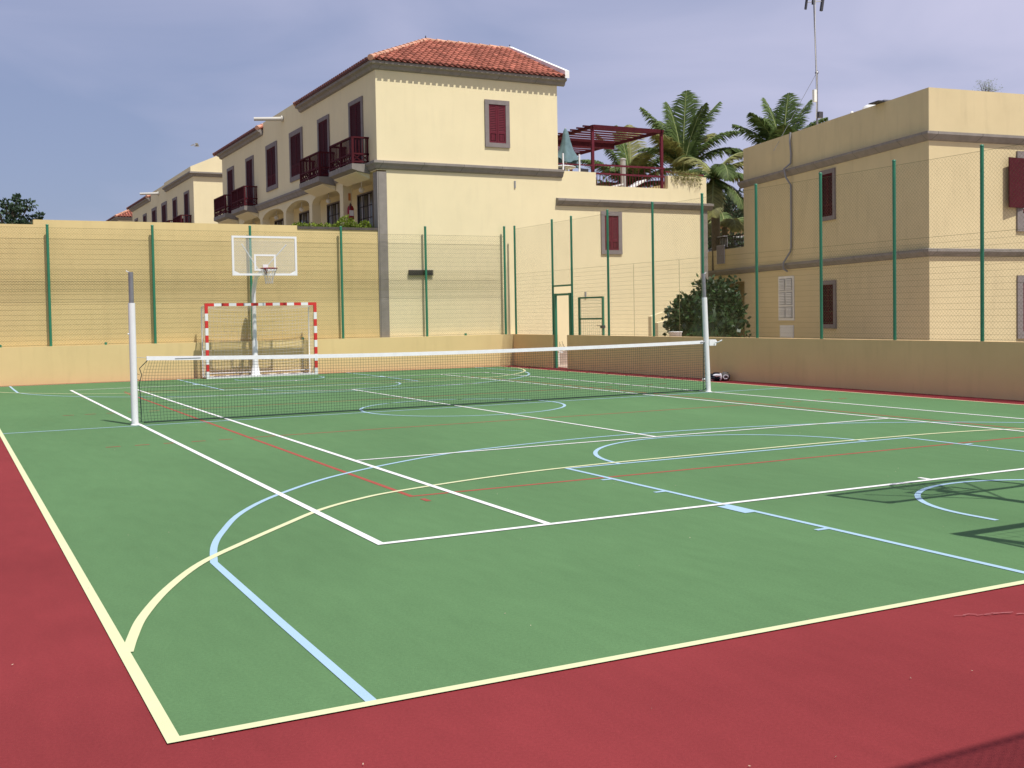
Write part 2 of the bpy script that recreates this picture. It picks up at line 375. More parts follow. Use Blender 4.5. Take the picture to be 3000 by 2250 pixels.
# ------------------------------------------------------------------ fences
def chain(mb, o, u, Lh, z0, z1, p=.075, r=.0016):
    o = Vector(o); u = Vector(u); H = z1 - z0; k = -H
    while k < Lh:
        a = max(k, 0); b = min(k + H, Lh)
        if b > a + .01:
            mb.wire(o + u * a + Vector((0, 0, z0 + a - k)), o + u * b + Vector((0, 0, z0 + b - k)), r)
            mb.wire(o + u * a + Vector((.0, 0, z1 - (a - k))), o + u * b + Vector((0, 0, z1 - (b - k))), r)
        k += p
def post(x, y, z0, z1, r, parent):
    m = MB(); m.tube([(x, y, z0), (x, y, z1)], r, 10); m.lathe((x, y, z1), [(r * 1.15, 0), (r * 1.1, .02), (0, .035)], 10)
    return m.build('post', 'green_metal', parent)
fb = thing('back_fence', (1, 13.97, 1.0), 'green chain-link fence on the far low wall, in front of the tall yellow wall', 'fence')
for x, zt in ((-8.3, 4.22), (-5.58, 4.2), (-2.9, 4.24), (-.2, 4.28), (2.52, 4.32), (5.24, 4.38), (7.98, 4.44)): post(x, 13.94, 1.0, zt, .037, fb)
m = MB(); chain(m, (-12, 13.97, 0), (1, 0, 0), 19.95, 1.02, 3.0, .072, .0012); m.build('lower_mesh', 'wire', fb)
m = MB(); chain(m, (-12, 13.955, 0), (1, 0, 0), 19.95, 2.45, 4.14, .072, .0013); m.build('upper_mesh', 'wire', fb)
m = MB()
for z in (1.03, 2.45, 3.0, 4.14): m.wire((-12, 13.96, z), (7.98, 13.96, z), .0035)
for k in range(22): m.wire((-12, 13.972, 1.15 + k * .135), (7.98, 13.972, 1.15 + k * .135), .0016)
m.build('tension_wire', 'wire', fb)
fr = thing('side_fence', (8.28, 4, 1.0), 'tall green chain-link fence standing on the right-hand low wall', 'fence')
for y in (13.78, 11.34, 10.2, 8.22, 6.05, 3.95, 1.96, -.1, -2.11, -4.14, -6.2, -8.3, -10.4, -12.4): post(8.27, y, 1.0, 4.45, .033, fr)
m = MB()
chain(m, (8.30, -14, 0), (0, 1, 0), 24.2, 1.02, 2.93, .072, .0014); chain(m, (8.30, 11.34, 0), (0, 1, 0), 2.5, 1.02, 2.93, .072, .0014)
m.build('lower_mesh', 'wire', fr)
m = MB(); chain(m, (8.30, -14, 0), (0, 1, 0), 27.8, 2.94, 4.36, .075, .0012); chain(m, (8.302, 10.2, 0), (0, 1, 0), 1.14, 2.47, 2.93, .072, .0016); m.build('upper_mesh', 'wire', fr)
m = MB()
for z, a in ((1.03, -14), (2.93, -14), (4.37, -14)): m.wire((8.29, a, z), (8.29, 10.2 if z < 2 else 13.8, z), .0032)
for k in range(16):
    z = 1.12 + k * .113; m.wire((8.31, -14, z), (8.31, 10.2, z), .0018); m.wire((8.31, 11.34, z), (8.31, 13.8, z), .0018)
m.build('tension_wire', 'wire', fr)
for y in (7.05, 5.0):
    m = MB(); m.wire((8.33, y, 1.0), (8.33, y, 2.93), .006); m.build('thin_bar', 'wire', fr)
fn = thing('near_fence', (1, -17.4, 1), 'chain-link fence behind the near goal, seen only by its faint shadow on the red surround', 'fence')
for x in (-6.85, -3.0, .2, 3.4, 6.6): post(x, -17.4, 0, 4.5, .036, fn)
m = MB(); chain(m, (-6.85, -17.4, 0), (1, 0, 0), 15, 1.0, 4.5, .062, .0046); m.build('mesh', 'wire', fn)
m = MB(); m.tube([(-6.85, -17.4, 4.5), (8.2, -17.4, 4.5)], .015, 8); m.build('top_rail', 'green_metal', fn)
o = thing('low_wall', (1, -17.4, 0), 'low yellow wall under the near fence, outside the frame', 'wall')
m = MB(); m.box(-6.9, -17.5, -.05, 8.2, -17.3, 1.0); m.build('wall_body', 'stucco_yellow', o)
gf = thing('metal_doorway', (8.27, 10.8, 0), 'green metal door frame in the gap of the right-hand wall', 'doorway')
m = MB(); m.box(8.24, 11.17, 0, 8.31, 11.25, 2.24); m.build('jamb', 'green_metal', gf)
m = MB(); m.box(8.24, 10.27, 1.0, 8.31, 10.36, 2.24); m.build('jamb', 'green_metal', gf)
m = MB(); m.box(8.245, 10.36, 2.17, 8.305, 11.17, 2.235); m.build('lintel', 'green_metal', gf)
m = MB(); m.box(8.25, 10.235, 2.44, 8.30, 11.30, 2.49); m.build('upper_rail', 'green_metal', gf)
gt = thing('gate', (8.36, 10.05, 0), 'green framed mesh gate leaf swung open outside the fence', 'gate')
H0 = Vector((8.40, 10.02, 0)); H1 = Vector((8.56, 8.98, 0))
m = MB(); e = (H1 - H0).normalized()
for q in (H0, H1): m.beam(q + Vector((0, 0, .08)), q + Vector((0, 0, 2.1)), .055)
for z in (.1, 1.47, 2.08): m.beam(H0 + e * .03 + Vector((0, 0, z)), H1 - e * .03 + Vector((0, 0, z)), .05)
m.build('leaf_frame', 'green_metal', gt)
m = MB(); Lg = (H1 - H0).length
for k in range(1, 12): m.wire(H0 + e * (Lg * k / 12) + Vector((0, 0, .1)), H0 + e * (Lg * k / 12) + Vector((0, 0, 2.08)), .003)
for k in range(1, 22): m.wire(H0 + Vector((0, 0, .1 + k * .09)), H1 + Vector((0, 0, .1 + k * .09)), .003)
m.build('leaf_mesh', 'green_metal', gt)
m = MB(); m.box(8.5, 8.93, 1.2, 8.6, 9.05, 1.28); m.tube([(8.5, 9.0, 1.27), (8.44, 9.0, 1.27), (8.44, 9.12, 1.27)], .01, 8); m.build('latch', 'dark_metal', gt)
p = thing('handrail', (9.0, 12.6, 0), 'white bent handrail beside the path seen through the gate opening', 'handrail')
m = MB(); m.tube([(8.85, 12.2, .95), (8.95, 12.35, .62), (9.15, 12.6, .42), (9.35, 12.7, .40)], .03, 8); m.tube([(9.15, 12.6, .0), (9.15, 12.6, .42)], .025, 8); m.tube([(8.86, 12.22, .0), (8.86, 12.22, .93)], .025, 8)
m.build('rail', 'white_metal', p)
p = thing('planter', (9.3, 13.2, 0), 'pinkish planter box with dry stems behind the gate opening', 'planter')
m = MB(); m.box(8.7, 13.3, .01, 10.2, 13.33, .42); m.box(8.7, 13.63, .01, 10.2, 13.66, .42); m.box(8.7, 13.33, .01, 8.73, 13.63, .42); m.box(10.17, 13.33, .01, 10.2, 13.63, .42); m.box(8.73, 13.33, .02, 10.17, 13.63, .36); m.build('box', 'paving', p)
m = MB()
for k in range(26):
    x = random.uniform(8.8, 10.1); y = random.uniform(13.4, 13.6); m.wire((x, y, .35), (x + random.uniform(-.1, .1), y, .35 + random.uniform(.1, .4)), .008)
m.build('stems', 'bark', p)

# ------------------------------------------------------------------ net and its posts
def net_post(x, lean, label, winch):
    o = thing('net_post', (x, .2, 0), label, 'net post', 'posts of the tennis net')
    m = MB(); m.tube([(x, .2, 0), (x + lean * .8, .2, 1.9)], .053, 16); m.lathe((x, .2, 0), [(.066, 0), (.066, .010), (.053, .016)], 16); m.build('outer_tube', 'white_metal', o)
    m = MB(); m.tube([(x + lean * .8, .2, 1.9), (x + lean, .2, 2.38)], .038, 14); m.build('inner_tube', 'galvanised', o)
    m = MB(); m.tube([(x + lean, .2, 2.37), (x + lean + .06 * winch, .2, 2.39), (x + lean + .065 * winch, .2, 2.41)], .007, 8); m.build('top_hook', 'white_metal', o)
    m = MB(); s = 1 if winch > 0 else 1
    if winch > 0:
        xx = x + lean * .42; m.box(xx + .04, .14, .93, xx + .2, .26, 1.05); m.tube([(xx + .16, .12, 1.0), (xx + .16, .02, 1.0), (xx + .24, .0, 1.04)], .012, 8)
        m.lathe((xx + .2, .2, .95), [(0, 0), (.05, 0), (.05, .08), (0, .08)], 12)
        m.build('winch', 'white_metal', o)
        m = MB(); m.tube([(xx - .16, .2, .995), (xx - .05, .2, 1.0)], .02, 8); m.build('net_hook', 'galvanised', o)
    else:
        m.tube([(x - .07, .2, 1.42), (x + .05, .2, 1.42)], .012, 8); m.build('net_hook', 'white_metal', o)
    return o
net_post(-5.53, 0, 'white post with grey upper tube at the left end of the net', -1)
net_post(5.535, -.09, 'white post with grey upper tube and winch at the right end of the net', 1)
def ztop(x): return .985 + .062 * (x / 5.45) ** 2 * (1.25 if x < 0 else .7)
nt_ = thing('tennis_net', (0, .2, 0), 'dark tennis net with white headband stretched across the court', 'net')
m = MB(); X0, X1 = -5.42, 5.43; nx = 226
def xj(k, z):                                    # slack at the left end
    x = X0 + (X1 - X0) * k / nx; s = max(0, 1 - k / 12)
    return x + s * (.09 * math.exp(-((z - .98) / .10) ** 2) - .03 * math.sin(z * 5.5))
rows = 20
for k in range(nx + 1):
    for j in range(5):
        za, zb = j / 5, (j + 1) / 5
        x = X0 + (X1 - X0) * k / nx; zt = ztop(x) - .05; z0 = .035
        A = z0 + (zt - z0) * za; B = z0 + (zt - z0) * zb
        m.wire((xj(k, A), .2 + .008 * math.sin(k * .3), A), (xj(k, B), .2 + .008 * math.sin(k * .3 + 1), B), .0023)
for j in range(rows + 1):
    for k in range(0, nx, 4):
        x = X0 + (X1 - X0) * k / nx; x2 = X0 + (X1 - X0) * min(k + 4, nx) / nx
        z = .035 + (ztop(x) - .085) * j / rows; z2 = .035 + (ztop(x2) - .085) * j / rows
        wv = .006 * math.sin(k * .11 + j * .2)
        m.wire((xj(k, z), .2, z + wv * .5), (xj(min(k + 4, nx), z2), .2, z2 + .003 * math.sin((k + 4) * .11 + j * .2)), .0023)
m.build('net_mesh', 'net_cord', nt_)
m = MB(); pts = []
for k in range(61):
    x = -5.32 + (5.40 + 5.32) * k / 60; pts.append((x, ztop(x)))
for (a, za), (b, zb) in zip(pts, pts[1:]):
    m.add([(a, .188, za - .055), (b, .188, zb - .055), (b, .188, zb + .008), (a, .188, za + .008), (a, .212, za - .055), (b, .212, zb - .055), (b, .212, zb + .008), (a, .212, za + .008)],
          [(0, 1, 2, 3), (5, 4, 7, 6), (3, 2, 6, 7), (4, 5, 1, 0)])
m.box(-5.33, .186, ztop(-5.3) - .056, -5.30, .214, ztop(-5.3) + .01); m.box(5.38, .186, ztop(5.4) - .056, 5.41, .214, ztop(5.4) + .01)
m.build('headband', 'band', nt_)
m = MB(); m.tube([(-5.30, .2, 1.02), (-5.39, .2, .93), (-5.44, .2, .88), (-5.41, .2, .78), (-5.45, .2, .64), (-5.44, .2, .45), (-5.43, .2, .2), (-5.44, .2, .04)], .007, 6)
m.tube([(5.42, .2, .98), (5.42, .2, .04)], .007, 6); m.tube([(-5.4, .2, .035), (0, .2, .03), (5.44, .2, .04), (5.5, .2, .10)], .010, 6)
for k in range(9):
    z = .1 + k * .085; m.wire((-5.44, .2, z), (-5.485, .2, z + .02), .004); m.wire((5.42, .2, z), (5.49, .2, z + .03), .004)
m.build('edge_cord', 'net_cord', nt_)
m = MB(); m.tube([(-5.53, .2, 1.06), (-5.31, .2, 1.04)], .004, 6); m.build('net_cable', 'galvanised', nt_)
m = MB(); m.tube([(5.40, .2, ztop(5.4) - .02), (5.50, .2, 1.0)], .006, 6); m.build('net_cable', 'galvanised', nt_)
m = MB(); m.box(-4.90, .180, ztop(-4.9) - .03, -4.50, .187, ztop(-4.6) - .018); m.build('strap', 'grey_plastic', nt_)

# ------------------------------------------------------------------ goals
def make_goal(cx, yf, d, label, grp):
    o = thing('goal', (cx, yf, 0), label, 'goal', grp)       # d: +1 net towards +y
    t = .08; X = 1.5
    for sx in (-1, 1):
        m = MB(); x0 = cx + sx * X; x1 = x0 + sx * t; a, b = min(x0, x1), max(x0, x1)
        z = 0
        for k in range(9):
            m.box(a, yf - t / 2, z, b, yf + t / 2, z + .2, 0 if k % 2 == 0 else 1); z += .2
        m.box(a, yf - t / 2, 1.8, b, yf + t / 2, 2.08, 1); m.build('goal_post', ['white_metal', 'goal_red'], o)
    m = MB(); x = cx - X; m.box(x, yf - t / 2, 2.0, x + .17, yf + t / 2, 2.08, 1); x += .17; w_ = (2 * X - .34) / 13
    for k in range(13): m.box(x, yf - t / 2, 2.0, x + w_, yf + t / 2, 2.08, k % 2); x += w_
    m.box(x, yf - t / 2, 2.0, x + .17, yf + t / 2, 2.08, 1); m.build('crossbar', ['white_metal', 'goal_red'], o)
    yb = yf + d * .62; m = MB()
    for sx in (-1, 1):
        xx = cx + sx * 1.54
        m.tube([(xx, yf + d * .05, 2.02), (xx, yb - d * .08, 2.0), (xx, yb, 1.9), (xx, yb, .03), (xx, yf + d * .05, .03)], .018, 8)
        m.tube([(xx, yf + d * .05, .35), (xx, yf + d * .4, .03)], .014, 8)
    m.tube([(cx - 1.54, yb, .03), (cx + 1.54, yb, .03)], .02, 8); m.box(cx - 1.5, yf - .02, .004, cx + 1.5, yf + .03, .05)
    m.build('rear_frame', 'white_metal', o)
    m = MB(); n = 31; r = .0028
    def P(u, v):                                 # u 0..1 across, v 0..1 from crossbar over the back to the ground
        x = cx - 1.5 + 3.0 * u
        if v < .2: q = v / .2; y = yf + d * .55 * q; z = 2.0 - .05 * q - .10 * math.sin(math.pi * u) * q
        else:
            q = (v - .2) / .8; y = yf + d * (.55 + .02 * q + .06 * math.sin(math.pi * q) * math.sin(6 * u)); z = (1.95 - .10 * math.sin(math.pi * u)) * (1 - q) + .02
        return Vector((x + .01 * math.sin(13 * v + 5 * u), y, z))
    for i in range(n + 1):
        for j in range(24): m.wire(P(i / n, j / 24), P(i / n, (j + 1) / 24), r)
    for j in range(27):
        for i in range(20): m.wire(P(i / 20, j / 26), P((i + 1) / 20, j / 26), r)
    for sx in (-1, 1):
        xx = cx + sx * 1.53
        for k in range(7): m.wire((xx, yf + d * (.04 + .085 * k), .03), (xx, yf + d * (.04 + .085 * k), 1.98), r)
        for k in range(20): m.wire((xx, yf + d * .03, .05 + k * .1), (xx, yf + d * .6, .05 + k * .097), r)
    m.tube([P(i / 14, .97) + Vector((0, -d * .04 * (i % 2), .03)) for i in range(15)], .02, 6)
    m.build('goal_net', 'net_white', o)
    return o
make_goal(-.13, 13.12, 1, 'red and white striped goal with white net against the far low wall', 'handball goals at both ends')
make_goal(0.0, -13.40, -1, 'red and white striped goal at the near end of the court, right of the camera', 'handball goals at both ends')

# ------------------------------------------------------------------ basketball hoops
def make_hoop(bx, by, px, py, d, label):
    o = thing('basketball_hoop', (px, py, 0), label, 'basketball hoop', 'basketball hoops at both ends')
    z0, z1 = 2.82, 3.90; m = MB()                 # d: direction from the board back to its pole
    m.tube([(px, py, .9), (px, py, 2.35), (px + .01, py - d * .06, 2.58), (px + (bx - px) * .3, py - d * .30, 2.80), (px + (bx - px) * .7, by + d * .40, 2.93), (bx, by + d * .03, 2.96)],
           [.062, .062, .062, .06, .055, .055], 14); m.build('pole', 'white_metal', o)
    m = MB(); m.lathe((px, py, 0), [(.20, 0), (.20, .02), (.13, .05), (.085, .35), (.078, .98), (.07, 1.02)], 18); m.build('pole_sleeve', 'white_metal', o)
    m = MB(); f = .055
    m.box(bx - .9, by - .02, z0, bx + .9, by + .02, z0 + f); m.box(bx - .9, by - .02, z1 - f, bx + .9, by + .02, z1)
    m.box(bx - .9, by - .02, z0 + f, bx - .9 + f, by + .02, z1 - f); m.box(bx + .9 - f, by - .02, z0 + f, bx + .9, by + .02, z1 - f)
    for sx in (-1, 1): m.prism([(bx + sx * .845, by - .015, z0 + f), (bx + sx * .70, by - .015, z0 + f), (bx + sx * .845, by - .015, z0 + f + .07)], (0, .03, 0))
    bf = m.build('board_frame', 'white_metal', o)
    m = MB(); m.box(bx - .9 + f, by - .005, z0 + f, bx + .9 - f, by + .005, z1 - f); m.build('board_pane', 'board_glass', o)
    m = MB(); y = by - d * .012; a, b = .30, .05; zz = z0 + .13
    ya, yb_ = min(y, y - d * .004), max(y, y - d * .004)
    m.box(bx - a, ya, zz, bx + a, yb_, zz + b); m.box(bx - a, ya, zz + .40, bx + a, yb_, zz + .45)
    m.box(bx - a, ya, zz + b, bx - a + b, yb_, zz + .40); m.box(bx + a - b, ya, zz + b, bx + a, yb_, zz + .40); m.build('board_target', 'white_metal', o)
    for sx in (-1, 1):
        m = MB(); m.tube([(px + (bx - px) * .6, by + d * .42, 2.9), (bx + sx * .62, by + d * .03, z1 - .22)], .014, 8); m.build('brace', 'white_metal', o)
    hy = by - d * .40; hz = 3.0
    m = MB(); m.box(bx - .07, min(by - d * .03, by - d * .06), hz - .08, bx + .07, max(by - d * .03, by - d * .06), hz + .12, 1)
    ring = [(bx + .225 * math.cos(2 * math.pi * k / 24), hy + .225 * math.sin(2 * math.pi * k / 24), hz) for k in range(25)]
    m.tube(ring, .012, 8, cap=False)
    m.prism([(bx - .06, by - d * .06, hz + .01), (bx + .06, by - d * .06, hz + .01), (bx + .04, by - d * .18, hz + .01), (bx - .04, by - d * .18, hz + .01)], (0, 0, -.02))
    m.prism([(bx - .03, by - d * .06, hz - .01), (bx - .03, by - d * .06, hz - .16), (bx - .03, by - d * .18, hz - .01)], (.06, 0, 0)); m.build('rim', ['rim_red', 'white_metal'], o)
    m = MB(); n = 12
    prof = [(.225, 0), (.175, -.11), (.13, -.22), (.10, -.33), (.10, -.42)]
    for k in range(n):
        for sgn in (-1, 1):
            for i in range(4):
                a0 = 2 * math.pi * (k + sgn * .5 * i) / n; a1 = 2 * math.pi * (k + sgn * .5 * (i + 1)) / n
                (r0, q0), (r1, q1) = prof[i], prof[i + 1]
                m.wire((bx + r0 * math.cos(a0), hy + r0 * math.sin(a0), hz + q0), (bx + r1 * math.cos(a1), hy + r1 * math.sin(a1), hz + q1), .007)
    m.build('hoop_net', 'net_white', o)
make_hoop(-.19, 12.42, -.22, 13.62, 1, 'basketball hoop with clear white-framed board on a white pole behind the far goal')
make_hoop(0, -12.62, .15, -13.9, -1, 'basketball hoop at the near end, outside the frame, whose board shadow lies on the green')

# ------------------------------------------------------------------ clothes by the right wall
o = thing('jacket', (7.78, 2.95, 0), 'black and white jacket dropped at the foot of the right-hand wall by the net post', 'jacket')
def js(f, d=0, z=0): return (7.80 + ri.x * f + F.x * d, 2.86 + ri.y * f + F.y * d, z)
m = MB(); m.blob(js(-.02, .05, .08), (.17, .15, .10), 0, 14, .4, 2.5, .2); m.blob(js(-.12, .02, .055), (.16, .12, .06), 0, 14, .5, 3.0); m.blob(js(-.20, .03, .05), (.14, .10, .045), 0, 12, .4, 3.0, .5); m.blob(js(.02, .06, .15), (.12, .08, .05), 0, 12, .3, 3.0); m.build('dark_body', 'black_cloth', o)
m = MB(); m.blob(js(-.20, -.06, .045), (.15, .045, .04), 0, 12, .25, 3.0, -.50); m.build('white_sleeve', 'white_cloth', o)
m = MB(); m.blob(js(.0, -.07, .135), (.10, .05, .035), 0, 12, .2, 3.0, -.45); m.blob(js(.085, -.05, .10), (.035, .05, .085), 0, 12, .2, 3.0, -.45); m.build('white_stripe', 'white_cloth', o)
o = thing('sports_bag', js(.22, 0, 0), 'small round grey bag lying beside the jacket at the foot of the wall', 'bag')
m = MB(); m.blob(js(.21, .04, .10), (.115, .11, .105), 0, 16, .3, 4.0); m.build('bag_body', 'bag_grey', o)
m = MB(); c_ = Vector(js(.20, -.075, .095)); m.tube([c_ + ri * (.055 * math.cos(a)) + Vector((0, 0, .045 * math.sin(a))) - F * .01 for a in [k * .5 for k in range(12)]], .012, 8); m.build('strap', 'white_cloth', o)

# ------------------------------------------------------------------ house openings
def louvres(mb, u0, u1, z0, z1, P, n, mi=0):
    for k in range(n):
        z = z0 + (z1 - z0) * (k + .5) / n; h = (z1 - z0) / n
        a = [P(u0, z - h * .42, .012), P(u1, z - h * .42, .012), P(u1, z + h * .3, .001), P(u0, z + h * .3, .001)]
        b = [P(u0, z - h * .42, .004), P(u1, z - h * .42, .004), P(u1, z + h * .3, -.006), P(u0, z + h * .3, -.006)]
        mb.add(a + b, [(0, 1, 2, 3), (7, 6, 5, 4), (0, 4, 5, 1), (2, 6, 7, 3)], mi)
def pbox(mb, P, u0, u1, z0, z1, d0, d1, mi=0):
    v = [P(u, z, d) for d in (d0, d1) for z in (z0, z1) for u in (u0, u1)]
    mb.add(v, [(0, 1, 3, 2), (4, 6, 7, 5), (0, 4, 5, 1), (2, 3, 7, 6), (0, 2, 6, 4), (1, 5, 7, 3)], mi)
def opening(par, P, u0, u1, z0, z1, kind, name='window', fw=.15, wm='wine', sill=True, M=None, n=22):
    """P(u,z,d) -> point on the wall, d metres proud of it"""
    m = MB(M)
    bz = 0 if name == 'balcony_door' else fw
    pbox(m, P, u0, u0 + fw, z0 + bz, z1 - fw, 0, .045); pbox(m, P, u1 - fw, u1, z0 + bz, z1 - fw, 0, .045); pbox(m, P, u0, u1, z1 - fw, z1, 0, .048)
    if bz: pbox(m, P, u0, u1, z0, z0 + fw, 0, .052)
    f = m.build(name, 'stone_trim', par)
    a, b, c, d = u0 + fw, u1 - fw, z0 + bz, z1 - fw; mid = (a + b) / 2
    m = MB(M)
    if kind == 'glass':
        m2 = MB(M); pbox(m2, P, a, b, c, d, .001, .006); m2.build('pane', 'glass_dark', f)
        m2 = MB(M)
        for q in (.22, .62): pbox(m2, P, a + (b - a) * q, a + (b - a) * (q + .16), c + .03, d - .04, .0065, .008)
        m2.build('curtain', 'curtain', f)
        for q in (0, .33, .66, 1): pbox(m, P, a + (b - a) * q - .025 * (q > 0), a + (b - a) * q + .025 * (q < 1), c, d, .009, .03)
        for q in (0, .33, .66, .97): pbox(m, P, a + .03, b - .03, c + (d - c) * q, c + (d - c) * q + .025, .010, .025)
        m.build('sash', 'wood_dark', f)
    else:
        pbox(m, P, a, b, c, d, .001, .004, 1)
        for s0, s1 in ((a, mid - .004), (mid + .004, b)):
            st = .05; pbox(m, P, s0, s0 + st, c, d, .005, .026); pbox(m, P, s1 - st, s1, c, d, .005, .026)
            lo = c + (d - c) * .24
            for z in (c, lo, d - .06): pbox(m, P, s0 + st, s1 - st, z, z + .06, .005, .025)
            louvres(m, s0 + st, s1 - st, lo + .06, d - .06, lambda u, z, dd: P(u, z, dd + .012), n)
            pbox(m, P, s0 + st + .02, s1 - st - .02, c + .075, lo - .015, .005, .015)
            h = lo - c - .09                        # pair of scrolls on the lower panel
            for q in (.34, .66):
                uu = s0 + (s1 - s0) * q; pbox(m, P, uu - .012, uu + .012, c + .08, c + .08 + h * .9, .015, .024)
        m.build('shutter', [wm, 'wood_dark'], f)
    return f

# ------------------------------------------------------------------ tiled roof plane
def tile_plane(mb, p0, u, up_, lu, vmax, pitch=.2, seg=.36, cap=True, jit=.006, dark_eave=False):
    """p0 eave start, u along the eave, up_ up the slope; vmax(s) slope length at s along the eave"""
    p0 = Vector(p0); u = Vector(u).normalized(); up_ = Vector(up_).normalized(); n = u.cross(up_)
    if n.z < 0: n = -n
    k = 0; nn = int(lu / pitch)
    for k in range(nn + 1):
        s = k * pitch + pitch * .25; L0 = vmax(s)
        if s > lu or L0 < .08: continue
        v = 0.0
        while v < L0:
            v2 = min(v + seg, L0); r0, r1 = (.070 if v == 0 else .062), .050; h = .012
            A = p0 + u * (s + random.uniform(-jit, jit)) + up_ * (v - (.045 if v == 0 else .03)) + n * (.03 + h); B = p0 + u * s + up_ * v2 + n * .03
            ring = []
            for o_, r in ((A, r0), (B, r1)):
                for a in range(6):
                    t = math.pi * a / 5; ring.append(o_ + u * (r * math.cos(t)) + n * (r * math.sin(t)))
            mb.add(ring, [(a, a + 1, 7 + a, 6 + a) for a in range(5)], 2 if (dark_eave and v < .3) else 0, True)
            if v == 0: mb.add(ring[:6], [(0, 1, 2, 3, 4, 5)], 1)
            v += seg
def slope_sheet(mb, pts, th=.03, mi=0): mb.prism(pts, (0, 0, -th), mi)

# ------------------------------------------------------------------ gabled terrace houses
def sweep(mb, path, prof):
    """profile (d, z), d metres outwards (to the right-hand side of the path), mitred at the corners"""
    P = [Vector((p[0], p[1], 0)) for p in path]; n = len(P); k = len(prof); v = []
    for i in range(n):
        d1 = (P[min(i + 1, n - 1)] - P[min(i, n - 2)]).normalized(); d0 = (P[max(i, 1)] - P[max(i - 1, 0)]).normalized()
        n0 = Vector((d0.y, -d0.x, 0)); n1 = Vector((d1.y, -d1.x, 0)); nn = (n0 + n1).normalized(); sc_ = 1 / nn.dot(n1)
        v += [P[i] + nn * (d * sc_) + Vector((0, 0, z)) for d, z in prof]
    f = [(i * k + j, i * k + (j + 1) % k, (i + 1) * k + (j + 1) % k, (i + 1) * k + j) for i in range(n - 1) for j in range(k)]
    f += [tuple(range(k)), tuple(range((n - 1) * k, n * k))[::-1]]
    mb.add(v, f)
CORN = [(0, 9.12), (.08, 9.15), (.12, 9.24), (.22, 9.28), (.22, 9.355), (0, 9.355)]
BAND = [(0, 6.12), (.06, 6.15), (.10, 6.24), (.15, 6.30), (.15, 6.37), (0, 6.40)]
XW, Y0, Y1, XE = 3.77, 14.1, 34.6, 10.1
def balcony(par, yc, hw=1.07):
    xf = 3.24; m = MB(); zt = 6.35
    prof = [(XW, 6.05), (XW - .10, 6.07), (xf + .12, 6.14), (xf - .05, 6.19), (xf - .05, zt), (XW, zt)]
    m.prism([(x, yc - hw - .06, z) for x, z in prof], (0, 2 * hw + .12, 0))
    sl = m.build('balcony', 'stone', par)
    m = MB(); m.prism([(XW, yc - hw - .02, 6.048), (XW - .10, yc - hw - .02, 6.066), (xf + .14, yc - hw + .1, 6.13), (xf + .14, yc - hw + .1, 6.10), (XW, yc - hw - .02, 5.9)], (0, 2 * hw, 0)); m.build('corbel', 'stucco', sl)
    m = MB(); t = .05; A, B = yc - hw, yc + hw
    for z, w_ in ((7.16, .075), (6.66, .05), (6.42, .05)):
        m.beam((xf, A, z), (xf, B, z), w_, .05); m.beam((xf, A, z), (XW, A, z), w_, .05); m.beam((xf, B, z), (XW, B, z), w_, .05)
    for y in (A, B, yc): m.beam((xf, y, 6.35), (xf, y, 7.16), .07)
    for y in (A, B): m.beam((XW - .05, y, 6.35), (XW - .05, y, 7.16), .05)
    n = 20
    for k in range(1, n):
        y = A + (B - A) * k / n; m.beam((xf, y, 6.66), (xf, y, 7.15), .022)
    for y in (A, B):
        for k in range(1, 5): x = xf + (XW - xf) * k / 5; m.beam((x, y, 6.66), (x, y, 7.15), .022)
    n = 10
    for k in range(n):
        y0 = A + (B - A) * k / n; y1 = A + (B - A) * (k + 1) / n
        m.beam((xf, y0, 6.44), (xf, y1, 6.65), .025); m.beam((xf, y0, 6.65), (xf, y1, 6.44), .025)
    for y in (A, B):
        for k in range(2):
            x0 = xf + (XW - xf) * k / 2; x1 = xf + (XW - xf) * (k + 1) / 2
            m.beam((x0, y, 6.44), (x1, y, 6.65), .025); m.beam((x0, y, 6.65), (x1, y, 6.44), .025)
    m.build('railing', 'wine', sl)
    return sl
